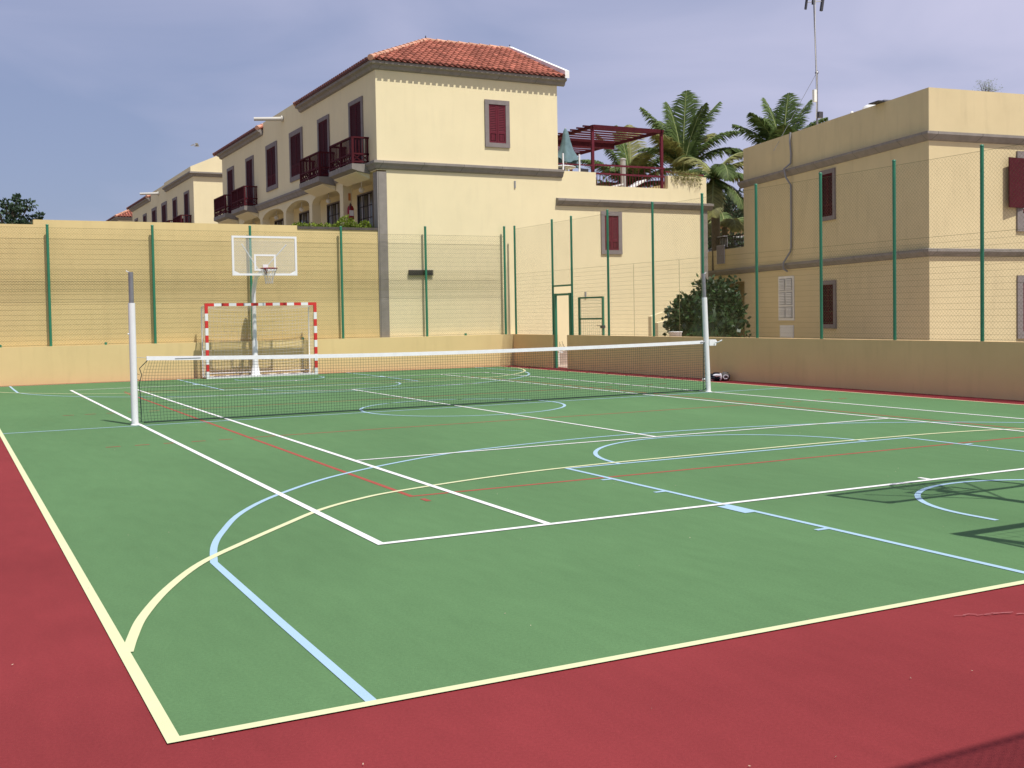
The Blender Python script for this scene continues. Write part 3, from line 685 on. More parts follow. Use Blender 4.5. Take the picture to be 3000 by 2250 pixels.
def hip_roof(par, ya, yb, tiled=True):
    """hip on the -x side, straight verge on the +x side"""
    yc = (ya + yb) / 2; xe, xr, xv = 3.53, 7.05, 10.32; ze, zr = 9.37, 11.12
    hy = (yb - ya) / 2
    m = MB(); E0, E1, V0, V1 = (xe, ya, ze), (xe, yb, ze), (xv, ya, ze), (xv, yb, ze); Rg, Rv = (xr, yc, zr), (xv, yc, zr)
    m.add([E0, V0, Rv, Rg, E1, V1], [(0, 1, 2, 3), (4, 3, 2, 5), (0, 3, 4), (0, 4, 5, 1), (1, 5, 2)])
    base = m.build('roof', 'tile_under', par)
    m = MB(); sl = math.hypot(hy, zr - ze)
    # front slope
    def vm(s):
        x = xe + s; return sl * min(1, max(0, (x - xe) / (xr - xe)))
    tile_plane(m, (xe, ya, ze), (1, 0, 0), (0, hy, zr - ze), xv - xe - .1, vm)
    tile_plane(m, (xe, yb, ze), (1, 0, 0), (0, -hy, zr - ze), xv - xe - .1, vm)
    s2 = math.hypot(xr - xe, zr - ze)
    tile_plane(m, (xe, ya, ze), (0, 1, 0), (xr - xe, 0, zr - ze), yb - ya, lambda s: s2 * max(0, 1 - abs(s - hy) / hy), dark_eave=True)
    m.build('roof_tiles', ['tile', 'tile_under', 'tile_dark'], base)
    m = MB()
    def ridge(a, b):
        a = Vector(a); b = Vector(b); n = int((b - a).length / .38)
        for k in range(n):
            p = a.lerp(b, k / n); q = a.lerp(b, (k + 1.08) / n); m.tube([p + Vector((0, 0, .045)), q + Vector((0, 0, .03))], [.095, .08], 8)
    ridge(E0, Rg); ridge(E1, Rg); ridge(Rg, Rv)
    m.build('ridge_tiles', 'tile_ridge', base)
    for p in (Rg, Rv): m = MB(); m.tube([Vector(p), Vector(p) + Vector((0, 0, .2))], [.035, .015], 6); m.build('finial', 'dark_metal', base)
    m = MB()
    for s in (-1, 1):
        ye = yc + s * (hy + .02)
        m.prism([(xv - .06, ye, ze - .02), (xv - .06, ye, ze + .22), (xv - .06, yc, zr + .14), (xv - .06, yc, zr - .02)], (.16, 0, 0))
    m.build('verge_coping', 'white_render', base)
    return base

def build_house(second=False):
    lab = 'long cream two-storey house with red tiled hip roof, balconies and wine shutters'
    if second: lab = 'cream house beyond the nearest one on the left, with plain pale gable'
    h = thing('terraced_house', (XW, Y0, 0), lab, 'house', 'cream houses in a row')
    PX = lambda u, z, d: (XW - d, u, z)          # facade towards -x
    PY = lambda u, z, d: (u, Y0 - d, z)          # gable towards -y
    PP = lambda u, z, d: (4.9 - d, u, z)         # porch back wall
    m = MB(); m.box(XW, Y0, 6.10, XE, Y1, 9.2); m.box(XW, 21.85, 9.2, XW + .25, 27.15, 9.62); m.box(XW + .25, 21.85, 9.2, XE, 27.15, 9.3)
    m.box(4.9, Y0 + .001, -.05, XE, Y1, 6.099); m.box(4.06, Y0 + .002, -.05, 4.9, Y0 + .30, 6.098)
    m.build('wall', 'stucco', h)
    if not second:
        m = MB(); m.box(XW - .02, Y0 - .02, -.05, 4.06, Y0 + .32, 6.05); m.build('corner_pillar', 'stone', h)
    # porch columns and arches
    ps = [17.55, 20.98, 24.35, 27.85, 31.25, 34.3]
    for y in ps:
        m = MB(); m.box(XW + .015, y - .17, 3.2, XW + .33, y + .17, 6.099); m.build('column', 'stucco', h)
    m = MB()
    for a, b in zip(ps, ps[1:]):
        a += .17; b -= .17; c = (a + b) / 2; r = (b - a) / 2
        pts = [(XW + .02, a, 6.098), (XW + .02, b, 6.098)] + [(XW + .02, c + r * math.cos(math.pi * k / 14), 5.68 + .33 * math.sin(math.pi * k / 14)) for k in range(15)]
        m.prism(pts, (.25, 0, 0))
    m.build('arches', 'stucco', h)
    # string course
    for a, b in ((20.4, 28.18), (34.05, Y1), (17.02, 18.02), (30.56, 31.72)):
        m = MB(); sweep(m, [(XW, b), (XW, a)], BAND); m.build('string_course', 'stone', h)
    m = MB(); sweep(m, [(XW, 14.78), (XW, Y0), (XE + .15, Y0)], BAND); m.build('string_course', 'stone', h)
    m = MB(); sweep(m, [(XW, 21.85), (XW, Y0), (XE + .26, Y0)], CORN); m.build('cornice', 'stone', h)
    m = MB(); sweep(m, [(XW, Y1 + .1), (XW, 27.2)], CORN); m.build('cornice', 'stone', h)
    if second:
        m = MB(); m.prism([(3.62, Y0 - .1, 9.36), (3.62, Y0 - .1, 9.62), (7.4, Y0 - .1, 11.3), (10.2, Y0 - .1, 9.8), (10.2, Y0 - .1, 9.36)], (0, 7.6, 0)); m.build('roof', 'stucco', h)
    else:
        hip_roof(h, 13.84, 21.84)
        m = MB(); m.prism([(XE - .02, 14.1, 9.2), (XE - .02, 21.6, 9.2), (XE - .02, 17.85, 11.0)], (-.15, 0, 0)); m.build('gable_wall', 'stucco', h)
    hip_roof(h, 27.2, 35.2)
    # openings
    for y0, y1 in ((15.22, 16.52), (18.57, 19.83), (28.75, 30.05), (32.25, 33.51)):
        opening(h, PX, y0, y1, 6.38, 8.53, 'shutter', 'balcony_door', .13, n=24)
    for y0, y1 in ((21.69, 23.33), (25.11, 26.73)): opening(h, PX, y0, y1, 6.76, 8.60, 'shutter', 'window', .17)
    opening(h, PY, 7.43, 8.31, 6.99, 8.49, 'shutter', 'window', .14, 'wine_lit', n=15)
    for yc in (15.87, 19.2, 29.4, 32.88): balcony(h, yc)
    for y0, y1 in ((17.5, 19.05), (20.95, 22.45), (24.55, 26.05), (28.2, 29.75), (31.7, 33.2)):
        opening(h, PP, y0, y1, 4.55, 5.88, 'glass', 'porch_window', .04)
    for y in (17.0, 20.5, 23.8, 27.4, 31.1):
        m = MB(); m.lathe((4.3, y, 5.82), [(.001, .10), (.056, .085), (.09, .04), (.098, 0), (.09, -.045), (.056, -.083), (.001, -.10)], 14); m.tube([(4.3, y, 5.91), (4.3, y, 6.09)], .02, 6); m.build('globe_lamp', 'globe', h)
    m = MB(); m.tube([(XW + .05, 24.2, 9.30), (XW - .15, 24.22, 9.29), (XW - 1.05, 24.5, 9.27)], [.10, .075, .07], 12); m.tube([(XW - .02, 24.21, 9.3), (XW - .07, 24.22, 9.297)], .12, 12); m.build('water_spout', 'spout', h)
    if not second:
        m = MB(); m.box(8.45, Y0 - .03, 5.72, 8.50, Y0, 5.95); m.build('wall_vent', 'grey_plastic', h)
        m = MB(); m.box(4.72, Y0 - .05, 2.90, 5.52, Y0 - .001, 3.06)
        for k in range(5): m.box(4.70, Y0 - .07, 2.895 + k * .036, 5.54, Y0 - .05, 2.91 + k * .036)
        m.build('wall_grille', 'dark_metal', h)
    return h
H1_ = build_house()
OFF = 27.1
H2_ = build_house(True); H2_.location = Vector(H2_.location) + Vector((0, OFF, 0))
H3_ = copy_tree(H1_); H3_.location = Vector(H1_.location) + Vector((0, 2 * OFF, 0))
H3_['label'] = 'farthest cream house of the row, only its red roof corner visible above the tall wall'

# fire extinguisher and hedge on the porch
o = thing('fire_extinguisher', (3.99, 17.15, 5.0), 'red fire extinguisher with a small sign above it on the porch column', 'extinguisher')
m = MB(); m.lathe((4.0, 17.28, 4.86), [(.001, 0), (.105, .01), (.11, .06), (.11, .36), (.08, .44), (.035, .47), (.035, .51), (.001, .52)], 12); m.build('cylinder', 'extinguisher', o)
m = MB(); m.tube([(4.0, 17.28, 5.36), (3.97, 17.2, 5.40), (3.93, 17.15, 5.2)], .015, 6); m.build('hose', 'dark_metal', o)
m = MB(); m.box(3.92, 17.150, 4.98, 4.06, 17.166, 5.16); m.build('sticker', 'white_metal', o)
m = MB(); m.box(3.96, 17.355, 5.50, 4.04, 17.375, 5.74); m.build('sign_plate', 'orange_clay', o)
m = MB(); m.tube([(4.0, 17.385, 5.0), (4.0, 17.36, 5.0)], .015, 6); m.build('bracket', 'dark_metal', o)

def leaf(mb, p, d, n, ln, wd, mi=0):
    d = d.normalized(); s = d.cross(n).normalized() * wd
    mb.add([p, p + d * ln * .5 + s, p + d * ln, p + d * ln * .5 - s], [(0, 1, 2, 3)], mi)
def rv(): 
    while True:
        v = Vector((random.uniform(-1, 1), random.uniform(-1, 1), random.uniform(-1, 1)))
        if .01 < v.length < 1: return v
def clump(mb, c, rad, n, ln, wd, mi=0, shell=.5):
    c = Vector(c)
    for _ in range(n):
        d = rv().normalized(); k = random.uniform(shell, 1); p = c + Vector((d.x * rad[0], d.y * rad[1], d.z * rad[2])) * k
        leaf(mb, p, (d + rv() * .8), rv().normalized(), ln * random.uniform(.6, 1.2), wd * random.uniform(.6, 1.2), mi)
o = thing('hedge', (2.5, 14.6, 4.2), 'bright yellow-green hedge along the planter ledge below the porch', 'hedge')
m = MB()
for k in range(30): clump(m, (1.3 + k * .083, 14.5, 4.33 + .03 * math.sin(k * 1.3)), (.12, .12, .12), 70, .08, .022)
for c, r in (((2.9, 14.5, 4.52), .2), ((2.75, 14.5, 4.45), .16), ((3.05, 14.5, 4.44), .16), ((3.5, 14.5, 4.43), .14)): clump(m, c, (r, r, r), 170, .09, .024)
m.build('foliage', 'leaf_bright', o)
m = MB(); m.box(1.26, 14.4, 4.0, 3.7, 14.8, 4.22); m.build('soil', 'soil', o)
m = MB()
for k in range(14): m.tube([(1.4 + k * .17, 14.5, 4.1), (1.42 + k * .17, 14.5, 4.4)], .008, 5)
m.build('stems', 'bark', o)

# ------------------------------------------------------------------ terrace wing of the gabled house
W = thing('terrace_wing', (10.1, 14.1, 0), 'cream single-storey wing with roof terrace, right of the gabled house', 'house wing')
m = MB(); m.box(XE + .002, 14.103, -.05, 16.15, 22, 5.35)
m.box(XE + .002, 14.103, 5.35, 11.56, 14.3, 6.36); m.box(14.5, 14.103, 5.35, 16.15, 14.3, 6.38); m.box(11.56, 14.103, 5.35, 14.5, 14.3, 5.92)
m.box(15.95, 14.3, 5.35, 16.15, 22, 6.38); m.build('wall', 'stucco', W)
m = MB(); pr = [(14.103, 5.2), (14.03, 5.24), (13.98, 5.32), (13.94, 5.36), (13.94, 5.43), (14.103, 5.46)]
m.prism([(10.0, y, z) for y, z in pr], (6.35, 0, 0)); m.build('string_course', 'stone', W)
m = MB(); m.box(15.86, 14.08, -.05, 16.17, 14.4, 5.2); m.build('corner_pillar', 'stone', W)
PW = lambda u, z, d: (u, 14.103 - d, z)
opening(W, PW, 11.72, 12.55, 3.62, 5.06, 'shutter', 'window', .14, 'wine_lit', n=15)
m = MB(); m.box(11.05, 14.07, 2.13, 11.10, 14.103, 2.36); m.build('wall_vent', 'grey_plastic', W)
# railing
rl = thing('terrace_railing', (13, 14.2, 5.9), 'wine red metal railing in the gap of the roof terrace parapet', 'railing')
m = MB()
for z in (6.34, 6.63): m.beam((11.6, 14.2, z), (14.42, 14.2, z), .05, .06)
m.beam((10.1, 14.2, 6.60), (11.6, 14.2, 6.60), .04, .04); m.beam((14.45, 14.2, 6.52), (16.1, 14.2, 6.45), .05, .05)
for k in range(24): x = 11.66 + k * .12; m.beam((x, 14.2, 5.92), (x, 14.2, 6.33), .018)
for k in range(12): x = 11.7 + k * .235; m.beam((x, 14.2, 6.33), (x, 14.2, 6.62), .012)
m.build('rails', 'wine_lit', rl)
m = MB()
for x in (10.35, 10.98): m.beam((x, 14.2, 6.3), (x, 14.2, 6.95), .045)
m.build('white_posts', 'white_metal', rl)
m = MB()
for k in range(9): m.beam((10.12 + k * .06, 16.6, 6.2), (10.12 + k * .06, 16.6, 7.0), .02)
m.build('rear_bars', 'wine', rl)
pg = thing('pergola', (13, 16.5, 5.35), 'wine red pergola with slatted roof on the roof terrace', 'pergola')
for x in (11.60, 14.42):
    for y in (14.36, 20.6):
        m = MB(); m.beam((x, y, 5.35), (x, y, 7.98), .09); m.build('post', 'wine_lit', pg)
m = MB(); m.beam((11.60, 14.25, 7.93), (11.60, 20.8, 7.93), .07, .10); m.beam((14.42, 14.25, 7.93), (14.42, 20.8, 7.93), .07, .10)
m.beam((11.65, 14.36, 7.94), (14.38, 14.36, 7.94), .06, .12); m.beam((11.65, 17.35, 7.86), (14.38, 17.35, 7.86), .07, .26); m.beam((11.65, 20.6, 7.93), (14.38, 20.6, 7.93), .07, .12); m.build('beams', 'wine', pg)
m = MB()
for k in range(15): m.beam((11.45, 14.72 + k * .42, 8.0), (14.6, 14.72 + k * .42, 8.0), .06, .05)
m.build('slats', 'wine', pg)
# furniture on the terrace
o = thing('parasol', (11.2, 15.3, 5.35), 'closed grey-green parasol on the roof terrace', 'parasol')
m = MB(); m.tube([(11.15, 15.3, 5.35), (11.10, 15.3, 8.0)], .022, 8); m.build('pole', 'white_metal', o)
m = MB(); v = []; nseg = 18; prof = [(.03, 7.98), (.09, 7.88), (.16, 7.55), (.24, 7.25), (.36, 7.0), (.42, 6.82)]
for i, (r, z) in enumerate(prof):
    for k in range(nseg):
        a = 2 * math.pi * k / nseg; rr = r * (1 + .33 * (i / 5) * math.cos(a * 6) + .12 * math.sin(a * 2)); v.append((11.1 + rr * math.cos(a) + .05 * (i / 5), 15.3 + rr * math.sin(a), z - .10 * (i == 5) * math.cos(a * 3) - .09 * (i == 5) * math.cos(a)))
m.add(v, [(i * nseg + k, i * nseg + (k + 1) % nseg, (i + 1) * nseg + (k + 1) % nseg, (i + 1) * nseg + k) for i in range(5) for k in range(nseg)], 0, True)
m.build('canopy', 'parasol_cloth', o)
o = thing('terrace_table', (10.8, 15.1, 5.35), 'white round table under the closed parasol on the roof terrace', 'table')
m = MB(); m.lathe((10.85, 15.3, 6.62), [(.001, .03), (.55, .03), (.56, .01), (.55, 0), (.001, 0)], 20); m.build('table_top', 'white_render', o)
for a in (0, 1.57, 3.14, 4.71):
    m = MB(); m.tube([(10.85 + .3 * math.cos(a), 15.3 + .3 * math.sin(a), 6.62), (10.85 + .42 * math.cos(a), 15.3 + .42 * math.sin(a), 5.35)], .02, 6); m.build('leg', 'white_render', o)
for (x, y, rz, lb) in ((11.25, 14.75, .3, 'dark terrace chair right of the white table by the parapet'), (10.45, 14.75, -.3, 'dark terrace chair left of the white table by the parapet')):
    o = thing('terrace_chair', (x, y, 5.35), lb, 'chair', 'chairs on the roof terrace')
    T = Matrix.Translation((x, y, 5.5)) @ Matrix.Rotation(rz, 4, 'Z')
    m = MB(T); m.box(-.22, -.22, .55, .22, .22, .60); m.build('seat', 'dark_metal', o)
    m = MB(T); m.prism([(-.22, -.24, .6), (.22, -.24, .6), (.2, -.30, 1.02), (-.2, -.30, 1.02)], (0, .03, 0)); m.build('backrest', 'dark_metal', o)
    for sx in (-1, 1):
        for sy in (-1, 1): m = MB(T); m.beam((sx * .2, sy * .2, -.15), (sx * .2, sy * .2, .55), .03); m.build('leg', 'white_metal', o)
for i, (x, lb) in enumerate(((12.4, 'white sun lounger lying flat behind the terrace railing, left one'), (13.35, 'white sun lounger with raised back behind the terrace railing, right one'))):
    o = thing('sun_lounger', (x, 15.2, 5.35), lb, 'sun lounger', 'loungers on the roof terrace')
    m = MB(); m.box(x - .42, 14.85, 5.82, x + .42, 15.4, 5.90); m.build('bed', 'white_render', o)
    m = MB(); rz = .16 if i == 0 else .34; m.prism([(x + .1, 14.85, 5.93), (x + .75, 14.85, 5.93 + rz), (x + .75, 14.85, 5.98 + rz), (x + .1, 14.85, 5.98)], (0, .55, 0)); m.build('backrest', 'white_render', o)
    for sx in (-.35, .6):
        for y in (14.9, 15.35): m = MB(); m.beam((x + sx, y, 5.35), (x + sx, y, 5.85), .04); m.build('leg', 'white_render', o)
o = thing('hanging_plant', (15.2, 14.1, 6.4), 'yellow-green creeper spilling over the terrace parapet beside the pergola', 'plant')
m = MB()
for k in range(26):
    x = 14.7 + k * .045; clump(m, (x, 14.12, 6.42 - .05 * random.random()), (.09, .13, .14), 34, .11, .012)
for k in range(12):
    x = 14.75 + random.random() * 1.1; clump(m, (x, 14.06, 6.28 - .15 * random.random()), (.05, .05, .14), 16, .11, .010)
m.build('foliage', 'leaf_palm_yellow', o)

# ------------------------------------------------------------------ flat-roofed house on the right
az = R(13); tv = Vector((math.sin(az), math.cos(az), 0)); nv = Vector((math.cos(az), -math.sin(az), 0)); C0 = Vector((15.26, 3.34, 0))
# local frame: x = into the house (nv), y = along the shaded side (tv)
T = Matrix(((nv.x, tv.x, 0, C0.x), (nv.y, tv.y, 0, C0.y), (0, 0, 1, 0), (0, 0, 0, 1)))
fa = R(7); fx, fy = math.cos(fa), math.sin(fa)          # front wall direction in the local frame
B = thing('flat_roofed_house', tuple(C0), 'cream flat-roofed house with grey stone bands behind the right-hand fence', 'house')
LF = 13.0; ZT = 7.45
foot = [(0, 0), (LF * fx, LF * fy), (LF * fx, 10.92), (0, 10.92)]
m = MB(T); m.prism([(x, y, -.05) for x, y in foot], (0, 0, ZT + .05 - .45))
ins = .25                                                # parapet
m.prism([(0, 0, ZT - .45), (LF * fx, LF * fy, ZT - .45), (LF * fx, LF * fy + ins, ZT - .45), (ins, ins, ZT - .45)], (0, 0, .45))
m.prism([(0, 0, ZT - .45), (ins, ins, ZT - .45), (ins, 10.92, ZT - .45), (0, 10.92, ZT - .45)], (0, 0, .448))
m.prism([(ins, 10.67, ZT - .45), (LF * fx, 10.67, ZT - .45), (LF * fx, 10.92, ZT - .45), (ins, 10.92, ZT - .45)], (0, 0, .446))
m.build('wall', 'stucco_right', B)
PS = lambda u, z, d: (-d, u, z)
PFf = lambda u, z, d: (u * fx + d * fy, u * fy - d * fx, z)
def band(z0, z1, o_, t1, name):
    pr = [(0, z0), (.05, z0 + .03), (o_, z1 - .09), (o_, z1 - .02), (0, z1)]
    m = MB(T); sweep(m, [(0, t1), (0, 0), (LF * fx, LF * fy)], pr); m.build(name, 'stone', B)
band(6.05, 6.30, .15, 11.12, 'upper_band'); band(2.98, 3.20, .13, 14.35, 'lower_band')
opening(B, PS, 4.66, 5.56, 4.38, 5.95, 'shutter', 'window', .13, M=T)
opening(B, PS, 4.66, 5.56, 1.03, 2.52, 'shutter', 'window', .13, M=T)
m = MB(T); pbox(m, PS, 7.28, 8.32, 1.28, 2.76, 0, .03)
wf = m.build('white_window', 'white_render', B)
m = MB(T)
for a, b in ((7.36, 7.77), (7.83, 8.24)):
    for c_, d_ in ((1.36, 1.74), (1.80, 2.22), (2.28, 2.68)): pbox(m, PS, a, b, c_, d_, .031, .034, 1); louvres(m, a + .03, b - .03, c_ + .02, d_ - .02, lambda u, z, d: PS(u, z, d + .042), 7)
m.build('louvres', ['white_render', 'grey_plastic'], wf)
m = MB(T); pbox(m, PS, 7.33, 8.24, .70, 1.12, 0, .03)
louvres(m, 7.4, 8.18, .74, 1.08, lambda u, z, d: PS(u, z, d + .032), 6); m.build('white_grille', 'white_render', B)
m = MB(T); m.tube([PS(*q) for q in ((7.4, 7.47, .03), (7.4, 7.2, .05), (7.33, 6.75, .05), (7.34, 6.45, .06), (7.5, 6.28, .22), (7.42, 6.0, .20), (7.36, 5.74, .05), (7.36, 4.4, .05), (7.38, 3.7, .05), (7.42, 3.55, .06), (7.62, 3.2, .2), (7.64, 3.0, .2), (7.6, 2.9, .06))], .032, 8)
m.build('drain_cable', 'grey_plastic', B)
# window with open shutter on the sunlit front
m = MB(T); fw = .2
u0, u1, z0, z1 = 3.02, 4.75, 3.68, 5.88
pbox(m, PFf, u0, u0 + fw, z0 + .5, z1 - fw, 0, .05); pbox(m, PFf, u1 - fw, u1, z0 + .5, z1 - fw, 0, .05); pbox(m, PFf, u0, u1, z1 - fw, z1, 0, .052); pbox(m, PFf, u0, u1, z0, z0 + .12, 0, .055)
pbox(m, PFf, u0, u0 + .25, z0 + .12, z0 + .5, 0, .05); pbox(m, PFf, u1 - .25, u1, z0 + .12, z0 + .5, 0, .05)
wf = m.build('front_window', 'stone_trim', B)
m = MB(T); pbox(m, PFf, u0 + fw, u1 - fw, z0 + .6, z1 - fw, .002, .012); m.build('pane', 'glass_pale', wf)
m = MB(T); pbox(m, PFf, u0 + .25, u1 - .25, z0 + .12, z0 + .55, .002, .03); pbox(m, PFf, u0 + fw, u1 - fw, z0 + .56, z0 + .62, .013, .04); m.build('panel', 'wine_lit', wf)
m = MB(T)
a = PFf(u0 + fw + .02, 0, .06); b = PFf(u0 - .42, 0, .16)
m.beam((a[0], a[1], 5.0), (b[0], b[1], 5.0), .035, 1.36); m.build('open_shutter', 'wine', wf)
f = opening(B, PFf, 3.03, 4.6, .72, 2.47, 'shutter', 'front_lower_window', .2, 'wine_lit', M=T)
# low garage part with railing
A2 = thing('low_annex', tuple(C0 + tv * 12.5), 'low cream annex with flat top and railing behind the big shrub', 'annex')
m = MB(T); m.box(.02, 10.925, 2.7, 5, 14.2, 3.95); m.box(1.2, 10.93, -.05, 5, 14.19, 2.7); m.box(.04, 13.9, -.05, 1.2, 14.19, 2.7); m.build('wall', 'stucco_right', A2)
m = MB(T)
for z in (4.02, 4.42): m.beam((.12, 10.95, z), (.12, 14.2, z), .04)
for k in range(24): m.beam((.12, 11.0 + k * .137, 3.95), (.12, 11.0 + k * .137, 4.42), .02)
m.beam((.12, 14.2, 4.42), (3, 14.2, 4.42), .04)
m.build('railing', 'wood_dark', A2)
o = thing('towel', tuple(C0 + tv * 12.6 + Vector((0, 0, 4))), 'striped mauve towel hung over the annex railing', 'towel')
m = MB(T); m.box(-.02, 12.55, 3.42, .01, 13.2, 4.12); m.box(.14, 12.6, 3.9, .16, 13.15, 4.44); m.box(-.02, 12.6, 4.44, .16, 13.15, 4.46); m.build('cloth', 'curtain', o)
for k in range(6):
    m = MB(T); m.box(-.026, 12.6 + k * .1, 3.43, -.021, 12.63 + k * .1, 4.1); m.build('stripe', 'wine', o)
# things on the flat roof
o = thing('antenna_mast', (17.0, 9.0, 7), 'tall thin antenna mast with dark panels on the flat roof', 'antenna')
mx_, my_ = 18.08, 10.58
m = MB(); m.tube([(mx_, my_, 6.98), (mx_, my_, 9.6)], .035, 8); m.tube([(mx_ - .02, my_, 9.5), (mx_ - .12, my_, 12.3)], .026, 8); m.lathe((mx_, my_, 9.5), [(.06, 0), (.06, .05), (.03, .06)], 8); m.build('mast', 'galvanised', o)
def rel(px, py, z): return Vector((mx_, my_, z)) + ri * px + F * py
m = MB(); m.beam(rel(-.36, 0, 11.62), rel(-.24, 0, 12.5), .06, .06); m.beam(rel(.16, 0, 11.56), rel(.30, 0, 12.5), .08, .08); m.beam(rel(-.10, 0, 11.78), rel(-.06, 0, 12.4), .08, .08); m.build('reflector', 'dark_metal', o)
m = MB(); m.tube([rel(-.3, 0, 11.86), rel(.22, 0, 11.88)], .014, 6); m.tube([rel(-.1, 0, 12.1), rel(-.55, -.4, 12.18)], .012, 6)
for k in range(7): m.tube([rel(-.12 - .07 * k, -.06 * k, 11.98 + .012 * k), rel(-.12 - .07 * k, -.06 * k, 12.26 + .012 * k)], .006, 5)
m.build('antenna_rods', 'galvanised', o)
m = MB(); m.box(mx_ - .16, my_ - .05, 8.55, mx_ - .05, my_ + .05, 8.95); m.build('amplifier_box', 'white_render', o)
m = MB(); m.box(mx_ - .02, my_ - .12, 8.02, mx_ + .15, my_ + .02, 8.22); m.build('junction_box', 'dark_metal', o)
m = MB(); m.wire((mx_ - .02, my_, 9.5), (mx_ - 1.1, my_ + .9, 7.0), .008); m.build('guy_wire', 'galvanised', o)
m = MB(); m.tube([(mx_ - .05, my_ - .02, 12.0), (mx_ - .1, my_ - .03, 10.6), (mx_ - .03, my_ - .03, 9.3), (mx_ - .08, my_ - .03, 8.0)], .009, 6); m.build('cable', 'white_render', o)
o = thing('roof_basin', (16.95, 6.9, 7.0), 'white upturned basin on the flat roof edge', 'basin')
m = MB(); m.lathe((17.0, 7.1, 7.45), [(.001, .32), (.16, .31), (.24, .26), (.28, .12), (.30, 0), (.33, -.02)], 16); m.build('bowl', 'white_render', o)
m = MB(); m.tube([(17.0, 7.1, 7.0), (17.0, 7.1, 7.6)], .05, 8); m.build('stand', 'white_render', o)
o = thing('roof_vent', (17.3, 8.3, 7.0), 'short white vent pipe on the flat roof left of the basin', 'vent pipe')
m = MB(); m.tube([(17.5, 8.4, 7.0), (17.5, 8.4, 7.80)], .035, 8); m.build('pipe', 'white_render', o)
m = MB(); m.lathe((17.5, 8.4, 7.76), [(.055, 0), (.05, .05), (.001, .08)], 10); m.build('cap', 'white_render', o)
o = thing('roof_plank', (16.3, 5.6, 7.45), 'dark board lying over the flat roof parapet', 'board')
m = MB(T); m.box(-.22, 2.0, 7.455, .9, 2.5, 7.485); m.build('board', 'dark_metal', o)
m = MB(T); m.box(.0, 2.05, 7.486, .5, 2.3, 7.52); m.build('batten', 'grey_plastic', o)

# ------------------------------------------------------------------ palms
def palm(name, base, zc_, label, fronds, yellow=.0, seed=1, r=.13, grp='coconut palms behind the houses', dens=1.0):
    random.seed(seed); o = thing(name, (base[0], base[1], 0), label, 'palm', grp)
    m = MB(); pts = []; rr = []
    n = 14
    for i in range(n + 1):
        t = i / n; pts.append((base[0] + .1 * math.sin(t * 3), base[1], -.05 + (zc_ - .1) * t)); rr.append(r * (1.35 - .45 * t) * (1 + .05 * (i % 2)))
    m.tube(pts, rr, 9); m.build('trunk', 'bark', o)
    c = Vector((base[0] + .1 * math.sin(3), base[1], zc_ - .15))
    ml = MB(); ms = MB(); ml2 = MB()
    for (a, el, Ln, droop) in fronds:             # a: screen-independent heading in degrees, el: start elevation
        d = Vector((math.cos(R(a)), math.sin(R(a)), 0)); P = []; p = c.copy(); e = R(el); ns = 22
        for i in range(ns + 1):
            P.append(p.copy()); dd = d * math.cos(e) + Vector((0, 0, math.sin(e))); p = p + dd * (Ln / ns); e -= R(droop) / ns * (0.4 + 1.2 * i / ns)
        ms.tube(P, [.035 * (1 - .85 * i / ns) for i in range(ns + 1)], 5)
        tgt = ml2 if random.random() < yellow else ml
        for i in range(3, ns * 6):
            if random.random() > dens: continue
            t = i / (ns * 6); k = t * ns; i0 = int(k); q = P[i0].lerp(P[min(i0 + 1, ns)], k - i0)
            tg = (P[min(i0 + 1, ns)] - P[max(i0 - 1, 0)]).normalized(); side = tg.cross(Vector((0, 0, 1)))
            side = side.normalized() if side.length > .15 else d.cross(Vector((0, 0, 1))).normalized()
            ll = Ln * .33 * (math.sin(math.pi * min(1, t * .93 + .07)) ** .6) * random.uniform(.8, 1.1)
            for s in (-1, 1):
                dr = (side * s * random.uniform(.75, .95) + tg * random.uniform(.55, .8) + Vector((0, 0, -random.uniform(.10, .35)))).normalized()
                q1 = q + dr * ll * .55; q2 = q1 + (dr + Vector((0, 0, -.55))).normalized() * ll * .45
                wv = tg.cross(dr).cross(dr).normalized() * .026
                tgt.add([q - wv * .5, q1 - wv, q2, q1 + wv, q + wv * .5], [(0, 1, 3, 4), (1, 2, 3)])
    ms.build('frond_stems', 'frond_stem', o)
    if ml.v: ml.build('fronds', 'leaf_palm', o)
    if ml2.v: ml2.build('old_fronds', 'leaf_palm_yellow', o)
    return o
# headings: -27 is to the right in the photograph, 153 to the left, 63 away, 243 towards the camera
palm('palm', (19.45, 20.0), 7.55, 'tall palm with upright fronds right of the pergola', [(150, 72, 3.3, 38), (120, 84, 3.1, 20), (30, 88, 3.5, 14), (-20, 74, 3.4, 34), (-40, 62, 3.0, 75), (-25, 48, 3.2, 95), (200, 60, 2.6, 70), (90, 70, 3.0, 40),
     (-60, 80, 3.0, 30), (155, 60, 2.3, 90), (-27, 20, 2.2, 80), (240, 40, 1.7, 60), (10, 66, 2.7, 60)], .12, 3)
palm('palm', (19.5, 24.0), 7.3, 'yellowing palm seen through the pergola', [(153, 70, 3.0, 30), (170, 50, 2.8, 60), (60, 80, 3.2, 20), (-20, 70, 3.2, 50), (-30, 45, 3.2, 95), (-10, 30, 2.8, 100), (120, 84, 3.0, 18), (210, 50, 2.4, 90), (150, 30, 2.4, 100), (260, 60, 2.4, 60), (-50, 60, 2.9, 80)], .45, 5)
palm('palm', (23.15, 18.1), 7.9, 'palm rising behind the left end of the flat roof', [(150, 55, 2.7, 45), (145, 28, 2.2, 40), (120, 82, 2.9, 22), (20, 86, 3.0, 16), (-20, 76, 2.9, 30), (-27, 50, 2.9, 60), (-35, 28, 3.0, 50), (175, 66, 2.6, 40), (230, 60, 2.4, 70), (80, 70, 2.6, 40), (-60, 64, 2.6, 60)], .1, 8)
